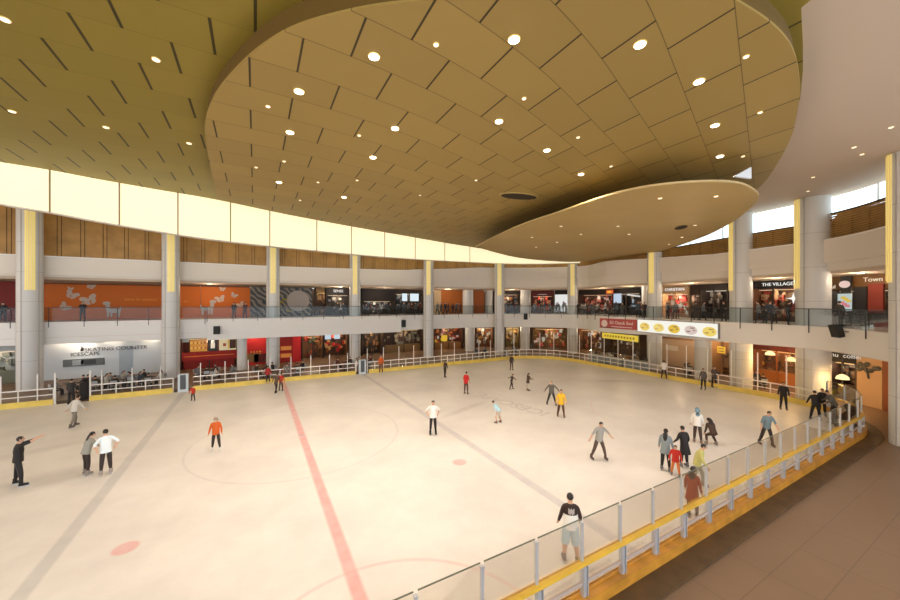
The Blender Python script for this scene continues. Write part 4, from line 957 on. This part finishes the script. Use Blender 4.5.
        mb.tube([hd(0, .112, .152), hd(0, .138, .116), hd(0, .115, .105)], [.008, .015, .009], 6, 1)
        for sd in (-1, 1): mb.sphere(hd(sd*.080, .022, .125), (.012, .02, .03), 6, 1, 5)
    return mb, dict(V=V, hd=hd, up=up, M=M, Mh=Mh, feet=feet, P0=P0, pz=pz)
def person(loc, rz, h, pose, shirt, trous, shoe, hair='short', hcol=None, label='', group=None, bare_arm=False, bare_leg=False, detail=True, coat=None, extra=None, skates=True, shorts=False, print_=False):
    S = h/1.72
    o = thing('person', label, 'person', loc, rz, group)
    mb, J = body_mesh(pose, shirt, trous, shoe, bare_arm, bare_leg, detail)
    low = min(f[0].z for f in J['feet'])-(.155 if skates else .095)
    if pose.get('sit') is not None and pose.get('sit'): low = pose.get('drop', low)
    def fin(b, name, mats, sm=True):
        b.v = [(x*S, y*S, (z-low)*S) for x, y, z in b.v]; q = b.build(name, mats, o, sm); return q
    sm_, tm = cmat(*shirt), cmat(*trous)
    fin(mb, 'body', [sm_, skinm, tm, cmat(*shoe)])
    hd = J['hd']
    if hair:
        hm = cmat(*hcol) if hcol else hair_black
        hb = MB(); n = 12; K2 = 6; vs_ = []; fs_ = []
        for i in range(K2+1):
            for j in range(n):
                w = 2*math.pi*j/n; phi = (math.pi*.5)*i/K2*(1.42-.74*max(0, math.sin(w))+.22*max(0, -math.sin(w)) if hair != 'hood' else 1.45-.45*max(0, math.sin(w)))
                r1 = (.084, .095, .094) if hair != 'hood' else (.092, .108, .104)
                vs_.append(hd(r1[0]*math.sin(phi)*math.cos(w), .018+r1[1]*math.sin(phi)*math.sin(w), .142+r1[2]*math.cos(phi)))
        for i in range(K2):
            for j in range(n): fs_.append((i*n+j, i*n+(j+1) % n, (i+1)*n+(j+1) % n, (i+1)*n+j))
        fs_.append(tuple(range(K2*n, (K2+1)*n))); hb.add(vs_, fs_)
        if hair in ('long', 'hood', 'tail'):
            ln = {'long': .36, 'hood': .22, 'tail': .26}[hair]; wd = {'long': .085, 'hood': .115, 'tail': .04}[hair]
            hb.tube([hd(0, -.05, .16), hd(0, -.085, .05), hd(0, -.105, .05-ln*.5), hd(0, -.10, .05-ln)], [wd*.8, wd, wd*.9, wd*.45], 8, 0, sq=.55 if hair != 'tail' else .9)
        fin(hb, 'hair' if hair != 'hood' else 'hood', hm)
    if detail:
        e = MB()
        for sd in (-1, 1): e.sphere(hd(sd*.034, .108, .140), (.012, .010, .008), 6, 0, 4)
        fin(e, 'eye', eyem); e = MB().sphere(hd(0, .108, .082), (.022, .009, .006), 6, 0, 4); fin(e, 'mouth', lipm)
    up = J['up']
    g = MB(); n = 14; prof = [(.93-.10 if not coat else .93-.10-coat, .172 if not coat else .19+coat*.12, .135+ (coat or 0)*.15), (.95, .168, .132), (1.08, .158, .122), (1.22, .176, .132), (1.34, .176, .118), (1.42, .12, .085), (1.46, .07, .068)]
    vs_ = []; fs_ = []
    for z, rx, ry in prof:
        for j in range(n):
            w = 2*math.pi*j/n; vs_.append(up(rx*math.cos(w), ry*math.sin(w)+.004, z))
    for i in range(len(prof)-1):
        for j in range(n): fs_.append((i*n+j, i*n+(j+1) % n, (i+1)*n+(j+1) % n, (i+1)*n+j))
    g.add(vs_, fs_); fin(g, 'shirt', sm_)
    if print_:
        g = MB(); vs_ = []
        for z in (.84, .98, 1.12, 1.22): vs_ += [up(.18*math.cos(2*math.pi*j/14), .143*math.sin(2*math.pi*j/14)+.004, z) for j in range(14)]
        g.add(vs_, [(i*14+j, i*14+(j+1) % 14, (i+1)*14+(j+1) % 14, (i+1)*14+j) for i in range(3) for j in range(14)]); fin(g, 'white_shirt_hem', cmat(236, 236, 232))
        g = MB()
        for k in range(5): g.box(up((-.06+.03*k), -.139, 1.33-.03*(k % 2)), (.022, .01, .13), 0)
        fin(g, 'back_print', cmat(200, 190, 185))
    if shorts:
        for A, sd in J['feet']:
            i = 0
        g = MB()
        for sd, key in ((-1, 'legL'), (1, 'legR')):
            q = pose.get(key, (4, 4, -6)); hp = J['P0']+Vector((sd*.085, 0, -.04)); d1 = dirv(sd, q[0], q[1]); g.tube([hp, hp+d1*.2, hp+d1*.44], [.11, .112, .105], 10)
        fin(g, 'shorts', tm)
    if skates:
        for A, sd in J['feet']:
            b = MB().tube([A+Vector((0, -.01, .07)), A+Vector((0, -.012, -.02)), A+Vector((0, .0, -.07))], [.052, .055, .055], 8)
            b.tube([A+Vector((0, -.07, -.07)), A+Vector((0, .05, -.07)), A+Vector((0, .17, -.08))], [.04, .05, .038], 8)
            q = fin(b, 'skate', cmat(*shoe)); b = MB().box(A+Vector((0, .05, -.125)), (.012, .29, .055)); b.v = [(x*S, y*S, (z-low)*S) for x, y, z in b.v]; b.build('blade', steel, q)
    if extra: extra(o, J, S, low)
    return o
def heading(px, view):          # world rotation for someone seen at this bearing; view 0 = back to the camera, 90 = facing right, 180 = facing us
    dx, dy = ray(px); return math.atan2(dy, dx)-R(90)-R(view)
STAND = dict(lean=3)
STRIDE = dict(lean=14, legL=(24, 5, -22), legR=(-14, 6, -14), armL=(-20, 24, 20), armR=(24, 24, 25))
GLIDE = dict(lean=8, legL=(8, 7, -12), legR=(-6, 7, -8), armL=(12, 16, 25), armR=(4, 18, 20))
CROUCH = dict(lean=34, pelvis=.62, legL=(64, 10, -92), legR=(58, 10, -92), armL=(30, 12, 20), armR=(40, 10, 20))
BENT = dict(lean=46, legL=(22, 8, -30), legR=(8, 8, -20), armL=(10, 8, 10), armR=(24, 8, 20), head=-20)
LIFT = dict(lean=2, armL=(104, 4, 8), armR=(114, 6, 6), legL=(-6, 10, 0), legR=(10, 10, -6))
WIDE = dict(lean=12, legL=(10, 15, -18), legR=(-4, 15, -10), armL=(12, 44, 8, 40), armR=(6, 34, 6, 30))
LEANR = dict(lean=22, armL=(34, 14, 50), armR=(38, 14, 50), legL=(0, 4, -3), legR=(6, 5, -12))
HOLD = dict(lean=5, armL=(24, 10, 62), armR=(30, 8, 60))
HIPS = dict(lean=4, armL=(-20, 38, 30, -20), armR=(-18, 40, 30, -20))
BK, WH, GY, NV = (24, 20, 20), (236, 236, 232), (140, 138, 132), (52, 40, 36)
DK = (44, 32, 28)
ice_people = [
 # px, foot y, height, view, pose, shirt, trousers, shoe, hair, kwargs, label
 (18, 486, 1.74, 95, LIFT, BK, BK, BK, 'short', {}, 'person all in black on the ice raising both arms straight ahead, far left'),
 (86, 475, 1.58, 60, dict(lean=16, armL=(30, 12, 40), armR=(38, 20, 30), legL=(8, 4, -10), legR=(2, 4, -8)), (150, 148, 138), NV, (150, 140, 130), 'tail', {}, 'person in grey top with ponytail reaching to the white shirted partner'),
 (106, 475, 1.70, 350, HIPS, (226, 236, 240), NV, (160, 150, 142), 'short', {}, 'person in pale white T-shirt and dark trousers, hands on hips, beside grey topped partner'),
 (74, 427, 1.66, 55, STRIDE, (196, 192, 184), (120, 112, 100), (90, 80, 74), 'short', dict(print_=False), 'skater in pale shirt and dark shorts striding by the open rink gate'),
 (71, 405, 1.65, 30, STAND, (38, 34, 34), BK, BK, 'short', {}, 'dark clothed person at the gate opening behind the striding skater'),
 (193, 401, 1.02, 200, GLIDE, (190, 52, 30), DK, BK, 'short', {}, 'small child in red jacket beside the left blue line post'),
 (216, 451, 1.50, 190, GLIDE, (206, 92, 22), DK, (230, 225, 220), 'hood', dict(hcol=(150, 134, 118)), 'skater in orange top and light grey headscarf near the centre circle'),
 (268, 384, 1.45, 0, STAND, (160, 34, 30), NV, (190, 170, 160), 'short', {}, 'person in dark red standing at the far railing right of red panel'),
 (276, 393, 1.42, 40, STRIDE, (84, 66, 56), DK, BK, 'short', {}, 'dark brown clothed skater stepping away next to the red vested child'),
 (281, 391, 1.30, 20, GLIDE, (196, 44, 34), DK, BK, 'short', {}, 'child in bright red vest skating at the far railing group'),
 (287, 381, 1.55, 180, LEANR, (120, 112, 108), (90, 80, 76), BK, 'hood', dict(hcol=(60, 44, 38)), 'person in grey leaning on the far railing above the red vested child'),
 (356, 374, 1.45, 90, HOLD, (214, 206, 196), (190, 180, 168), BK, 'short', {}, 'person in pale clothes beside the right blue line post'),
 (381, 372.5, 1.62, 180, STAND, (196, 92, 34), (110, 66, 44), BK, 'short', {}, 'person in orange standing at the far railing right of fourth column'),
 (445, 377.5, 1.50, 40, dict(lean=10, legL=(10, 3, -8), legR=(-8, 3, -6)), (70, 52, 46), (52, 40, 36), BK, 'short', {}, 'small dark clothed skater nearest the far railing, left of centre'),
 (466, 394.5, 1.60, 30, STAND, (188, 22, 22), (74, 50, 38), (110, 90, 80), 'short', {}, 'skater in plain bright red shirt and brown trousers, far middle ice'),
 (433, 434.5, 1.68, 175, HIPS, (232, 228, 222), (30, 22, 22), BK, 'short', {}, 'person in white shirt and long black trousers standing on the right blue line'),
 (499, 423.5, 1.32, 300, BENT, (176, 206, 214), (206, 190, 172), (110, 80, 60), 'short', dict(bare_leg=True), 'child in pale blue shirt bending forward near the middle of the ice'),
 (511.5, 389.5, 1.18, 90, dict(lean=10, legL=(14, 4, -8), legR=(-10, 5, -8), armL=(-50, 16, 5), armR=(66, 10, 8)), (58, 46, 42), DK, (120, 96, 80), 'short', {}, 'small dark child with one arm pointing, far ice'),
 (511.5, 370.5, 1.52, 20, STAND, (62, 46, 40), (90, 66, 54), BK, 'short', {}, 'dark clothed skater nearest the far railing, right of the sixth column'),
 (528, 391, 1.32, 60, HOLD, (70, 48, 36), (200, 190, 176), (110, 80, 64), 'long', dict(coat=.1), 'small skater in dark top and pale skirt, far right ice'),
 (551.5, 405.5, 1.62, 180, WIDE, (92, 88, 82), (40, 34, 34), BK, 'short', dict(hcol=(160, 124, 60)), 'fair haired skater in grey and black behind the yellow jacket'),
 (561, 417.5, 1.62, 175, GLIDE, (226, 178, 34), (84, 48, 38), (120, 90, 74), 'short', dict(coat=.06), 'skater in bright yellow jacket and brown trousers'),
 (599, 460, 1.66, 150, WIDE, (156, 154, 148), (84, 66, 58), (90, 72, 62), 'short', {}, 'skater in grey T-shirt with arms held out, right middle ice'),
 (664, 379, 1.58, 0, dict(lean=12, armL=(40, 20, 20), armR=(34, 20, 20), legL=(0, 9, -6), legR=(8, 9, -14)), (226, 222, 216), (44, 28, 24), (90, 50, 40), 'short', {}, 'person in white shirt holding the railing below the food lightbox'),
 (703.5, 390, 1.60, 200, STAND, (92, 84, 78), (34, 28, 28), (110, 100, 96), 'short', {}, 'left one of two dark skaters by the railing at the right end'),
 (714, 387.5, 1.62, 160, HOLD, (84, 76, 70), (40, 32, 30), BK, 'short', {}, 'right one of two dark skaters by the railing at the right end'),
 (783.5, 410, 1.68, 175, STAND, (36, 28, 28), (30, 24, 24), (90, 76, 70), 'short', {}, 'lone skater all in black standing near the right end railing'),
 (697.5, 443.5, 1.62, 350, dict(lean=5, legL=(6, 3, -6), legR=(-5, 4, -4)), (226, 222, 216), (64, 44, 38), (130, 110, 100), 'hood', dict(hcol=(110, 142, 156)), 'skater in white top with blue grey headscarf, back turned'),
 (713.5, 446.5, 1.50, 330, CROUCH, (66, 44, 30), (74, 52, 38), (150, 130, 120), 'hood', dict(hcol=(34, 24, 22)), 'person crouching on the ice in dark brown with black hood'),
 (665.5, 471.5, 1.62, 10, STAND, (128, 140, 144), (26, 22, 24), (120, 120, 122), 'long', dict(coat=.12), 'person in grey blue top with long dark hair, back turned, near the glass'),
 (684.5, 467.5, 1.60, 320, dict(lean=8, armL=(20, 14, 30), armR=(10, 18, 30)), (30, 24, 26), (26, 22, 24), (120, 116, 116), 'short', dict(coat=.28), 'person in long black coat bending over the small red child'),
 (675.5, 476.5, 1.20, 180, GLIDE, (186, 36, 22), (208, 120, 60), (130, 120, 116), 'short', dict(coat=.05), 'small child in red jacket and orange trousers between two adults'),
 (697.5, 487, 1.60, 90, STRIDE, (186, 182, 110), (150, 150, 140), (150, 130, 116), 'short', {}, 'skater in pale yellow green shirt moving past the glass'),
 (692.5, 518, 1.52, 20, dict(lean=3, armL=(6, 12, 10), armR=(6, 10, 10)), (140, 58, 30), (86, 60, 48), (90, 80, 74), 'hood', dict(hcol=(60, 52, 50), coat=.25), 'person in long red brown patterned shirt just behind the near glass'),
 (766.5, 446, 1.66, 150, dict(lean=14, legL=(12, 9, -14), legR=(-6, 10, -10), armL=(26, 20, 10), armR=(10, 16, 12)), (112, 132, 140), (44, 34, 32), (90, 60, 46), 'short', {}, 'skater in blue grey shirt leaning forward by the near right glass'),
 (570.5, 562.5, 1.69, 350, dict(lean=2, head=6, armL=(2, 17, 34, 6), armR=(4, 17, 34, 6), legL=(4, 5, -4), legR=(-4, 6, -4)), (46, 26, 22), (186, 206, 214), (130, 120, 112), 'short', dict(bare_leg=True, shorts=True, print_=True), 'nearest skater in black and white shirt and pale blue shorts, back turned'),
 (815.5, 421, 1.66, 350, dict(lean=16, legL=(4, 9, -8), legR=(2, 9, -8), armL=(20, 22, 20), armR=(24, 14, 40)), (20, 16, 18), (20, 16, 18), (90, 80, 78), 'short', {}, 'person all in black, back turned, at the near right corner'),
 (822, 416.5, 1.60, 170, HOLD, (30, 24, 24), (26, 22, 22), BK, 'short', {}, 'dark clothed person facing the black clad one at the near right corner'),
 (834, 421.5, 1.72, 250, LEANR, (100, 98, 92), (40, 34, 32), BK, 'short', {}, 'person in grey checked shirt bending over the pushchair at the right corner'),
]
for (px, fy, h, view, pose, sh, tr, so, hr, kw, lab) in ice_people:
    if px in (18, 106, 599, 466, 433, 766.5, 86): kw = dict(kw, bare_arm=True)
    x, y = G(px, fy); person((x, y, 0), heading(px, view), h, pose, sh, tr, so, hr, label=lab, **kw)
# black pushchair in the corner
x, y = G(838, 427); o = thing('pushchair', 'black folding pushchair in the near right rink corner', 'pushchair', (x+.25, y-.1, 0), R(40))
MB().add([(-.22, -.3, .45), (.22, -.3, .45), (.22, .2, .40), (-.22, .2, .40), (-.22, -.45, .95), (.22, -.45, .95), (-.22, -.3, .5), (.22, -.3, .5)], [(0, 1, 2, 3), (0, 1, 5, 4), (0, 3, 4), (1, 2, 5)]).build('seat', black, o)
hb = MB().tube([(-.24, -.5, .7), (-.24, -.3, 1.08), (.24, -.3, 1.08), (.24, -.5, .7)], .12, 8); hb.build('hood', black, o, True)
for sx in (-.25, .25):
    for sy in (-.38, .32):
        w = MB().lathe([(.10, -.02), (.13, -.02), (.13, .02), (.10, .02)], n=14).build('wheel', black, o); w.rotation_euler = (0, R(90), 0); w.location = (sx, sy, .13)
    MB().tube([(sx, .32, .13), (sx, -.1, .45), (sx, -.65, 1.0)], .014, 6).build('frame_tube', steel, o)
MB().tube([(-.25, -.65, 1.0), (.25, -.65, 1.0)], .016, 6).build('handle', steel, o)

# ---- visitors along the gallery railing (bodies shared between copies, every visitor its own object)
tops = [((34, 30, 34), (40, 36, 40), 'black'), ((92, 40, 30), (40, 34, 38), 'dark red'), ((120, 122, 126), (44, 42, 50), 'grey'), ((196, 192, 186), (46, 42, 44), 'white'), ((64, 56, 52), (70, 62, 56), 'brown'), ((70, 82, 96), (34, 32, 36), 'blue grey')]
protos = {}
def visitor(kind, pose_k, px, d, z, h, view, label, group=None, bench=None):
    key = (kind, pose_k)
    t_, x, y, a, i = hit(px, d)
    rz = heading(px, view)
    if key not in protos:
        tp = tops[kind]; ps_ = dict(L=LEANR, S=STAND, H=HOLD, W=dict(lean=4, legL=(18, 3, -8), legR=(-16, 3, -8), armL=(-14, 8, 10), armR=(16, 8, 16)), T=SIT)[pose_k]
        o = person((x, y, z), rz, 1.66, ps_, tp[0], tp[1], (30, 26, 26), 'short' if kind % 2 == 0 else 'long', label=label, group=group, detail=False, skates=False)
        protos[key] = o; return o
    o = copy_tree(protos[key]); o.location = (x, y, z); o.rotation_euler = (0, 0, rz); o['label'] = label
    if group: o['group'] = group
    elif 'group' in o: del o['group']
    o.scale = (h/1.66,)*3
    return o
SIT = dict(lean=6, pelvis=.50, legL=(86, 6, -86), legR=(84, 6, -84), armL=(34, 8, 40), armR=(30, 8, 46), sit=True, drop=0.0)
P = [(4, 1.2, 0, 'L', 180, 'between the photo edge and the first column'), (83, 1.0, 0, 'S', 185, None)]
bays = [(336, 346, 3, 'just left of the fourth column'), (364, 398, 7, 'between the fourth column and balcony end'), (402, 422, 5, 'just left of the fifth column'), (436, 462, 7, 'in front of the orange brown wood wall'), (506, 519, 4, 'just right of the sixth column'), (533, 552, 4, 'in front of the dark red store'), (555, 567, 4, 'in front of the white shop window'),
        (578, 600, 8, 'in front of the red lit store'), (603, 624, 4, 'above the pink banner sign'), (636, 646, 3, 'just left of the eighth column'), (664, 682, 2, 'in front of the boutique reading CHRISTIAN'), (757, 776, 4, 'in front of the store reading THE VILLAGE')]
visitor(0, 'L', 3, .9, 5.0, 1.7, 180, 'black clothed visitor leaning on the upper railing at the left photo edge')
o = visitor(0, 'H', 82.5, .8, 5.0, 1.66, 175, 'dark clothed visitor standing before the orange butterfly wall')
visitor(4, 'L', 234, .7, 5.0, 1.15, 180, 'small brown clothed child at the balcony rail by the orange wall')
visitor(1, 'L', 245, .7, 5.0, 1.0, 170, 'small dark red clothed child at the balcony rail beside the mural')
rnd = random.Random(11)
for (a, b, n, where) in bays:
    used = {}
    for k in range(n):
        px = a+(b-a)*(k+.5)/n+rnd.uniform(-.8, .8); kd = rnd.randrange(6); ps_ = rnd.choice('LLSHW'); view = 180+rnd.uniform(-60, 60) if ps_ in 'LH' else rnd.choice([90, 270, 150, 0])
        used[kd] = used.get(kd, 0)+1
        lab = '%s topped visitor on the gallery %s' % (tops[kd][2], where)
        visitor(kd, ps_, px, (.75, 1.55)[k % 2]+rnd.uniform(0, .3), 5.0, rnd.uniform(1.5, 1.78), view, lab, '%s topped gallery visitors %s' % (tops[kd][2], where))
for px, kd, ps_, v, lab in ((644.5, 0, 'L', 180, 'black topped visitor leaning on the railing just left of the eighth column'), (667, 3, 'S', 120, 'white topped visitor standing just right of the eighth column'), (675, 2, 'L', 160, 'grey topped visitor bending over the railing above the lightbox middle'),
                           (696, 4, 'S', 0, 'brown clothed visitor standing at the tall dark shop column'), (703, 2, 'W', 90, 'grey topped visitor walking above the right end of the lightbox'), (724, 0, 'H', 200, 'black clothed visitor at the railing just left of the ninth column'),
                           (788, 0, 'S', 90, 'dark clothed visitor standing by the tenth column, left side'), (839, 4, 'S', 20, 'brown clothed visitor in front of the black doors at right')):
    visitor(kd, ps_, px, 1.1 if px < 780 else .35+(1.6 if px > 830 else 0), 5.0, 1.68, v, lab)
# ---- cafe tables, chairs and seated visitors on the ground floor left of the second column
wood_t = cmat(90, 80, 72)
def cafe_table(x, y, label, group=None):
    o = thing('cafe_table', label, 'table', (x, y, 0), 0, group)
    MB().lathe([(.36, .72), (.38, .73), (.38, .745), (.36, .75)], n=20).build('table_top', wood_t, o); MB().lathe([(.03, .02), (.03, .72)], n=10).build('stem', dark, o); MB().lathe([(.22, 0), (.2, .03), (.03, .05)], n=16).build('base', dark, o)
    return o
def cafe_chair(x, y, rz, label, group=None):
    o = thing('cafe_chair', label, 'chair', (x, y, 0), rz, group)
    MB().box((0, 0, .45), (.4, .4, .03)).build('seat', cmat(170, 174, 178), o)
    b = MB(); b.tube([(-.18, -.19, .45), (-.18, -.24, .85), (.18, -.24, .85), (.18, -.19, .45)], .014, 6); b.box((0, -.235, .72), (.36, .02, .22)); b.build('backrest', cmat(170, 174, 178), o)
    for sx in (-1, 1):
        for sy in (-1, 1): MB().tube([(sx*.17, sy*.17, .44), (sx*.2, sy*.21, 0)], .012, 6).build('leg', dark, o)
    return o
def seat_group(px, d, n, where, kinds, first):
    t_, x, y, a, i = hit(px, d); cafe_table(x, y, 'small round cafe table %s' % where)
    for k in range(n):
        ang = 2*math.pi*k/n+.6; cx, cy = x+.78*math.cos(ang), y+.78*math.sin(ang); rz = ang+R(90)
        g_ = 'cafe chairs %s' % where
        c = copy_tree(first) if first else None
        if c: c.location = (cx, cy, 0); c.rotation_euler = (0, 0, rz); c['label'] = 'grey cafe chair %s' % where; c['group'] = g_
        else: first = cafe_chair(cx, cy, rz, 'grey cafe chair %s' % where, g_)
        kd = kinds[k % len(kinds)]
        v = visitor(kd, 'T', px, d, 0, 1.62, 0, 'seated %s topped visitor at the table %s' % (tops[kd][2], where), 'seated %s topped visitors %s' % (tops[kd][2], where))
        v.location = (cx, cy, 0); v.rotation_euler = (0, 0, rz)
    return first
fc = None
for px, d, n, where, kinds in ((70, -3.6, 2, 'just left of the open rink gate', (0, 2)), (98, -3.3, 3, 'below the word COUNTER', (2, 0, 4)), (117, -3.7, 3, 'before the grey door', (5, 3, 0)), (133, -2.8, 3, 'left of the second column', (0, 3, 2)), (150, -3.7, 3, 'in front of the second column, left part', (3, 5, 4)),
                               (207, -2.6, 3, 'before the long red counter', (4, 2, 0)), (224, -3.4, 2, 'below the cream poster board', (2, 3)), (265, -4.0, 3, 'left of the third column foot', (0, 4, 1)), (296, -4.4, 3, 'right of the third column foot', (0, 2, 4)), (345, -4.2, 3, 'left of the fourth column foot', (4, 1, 0)), (366, -4.4, 3, 'right of the fourth column foot', (1, 0, 4)),
                               (482, -3.4, 3, 'left of the sixth column foot', (2, 5, 0)), (512, -3.0, 3, 'right of the sixth column foot', (5, 2, 0)), (688, 1.2, 2, 'left of the thick pillar foot', (0, 4)), (760, 2.2, 2, 'right of the ninth column foot', (0, 0))):
    fc = seat_group(px, d, n, where, kinds, fc)
# pale grey counter units by the yellow kiosk
for k, (p0, p1) in enumerate(((590, 606), (607, 624), (625, 648))):
    x, y, a, L = frame_on(p0, p1, -1.4); o = thing('kiosk_counter', '%s pale grey glazed counter unit below the yellow kiosk sign' % ('left', 'middle', 'right')[k], 'counter', (x, y, 0), a)
    MB().box((L/2, 0, .45), (L-.1, .6, .9)).build('body', cmat(150, 160, 168), o); MB().box((L/2, 0, .93), (L, .7, .05)).build('worktop', cmat(214, 208, 196), o)
    MB().box((L/2, -.1, 1.15), (L-.2, .4, .38)).build('glass_case', rail_glass, o); b = MB(); goods(b, .2, L-.2, .0, .98, 1.3, 9, 3, random.Random(k), .22)
    b.build('display', [cmat(206, 200, 190), cmat(90, 70, 60), cmat(150, 110, 70)], o)['kind'] = 'stuff'

# faint lettering under the ice surface
it = text('ice_lettering', 'ICESCAPE', 1.35, mat('ice_letter', (.66, .61, .58), .5), None, (14.4, 17.9, .004), rot=(0, 0, R(100)), ext=.001, sx=1.0)
it['kind'] = 'structure'
# lamps added under the gallery to brighten the ground floor
for k, px in enumerate((60, 110, 150, 205, 255, 310, 380, 415, 455, 520, 590, 630, 680, 720, 770)):
    t_, x, y, a, i = hit(px, 2.6); o = thing('added_trough', 'slim trough light added to brighten the ground floor walkway', 'ceiling light', (x, y, 3.53), a, 'trough lights added to brighten the walkway')
    trough(o, 30 if px < 160 or px > 700 else 75)
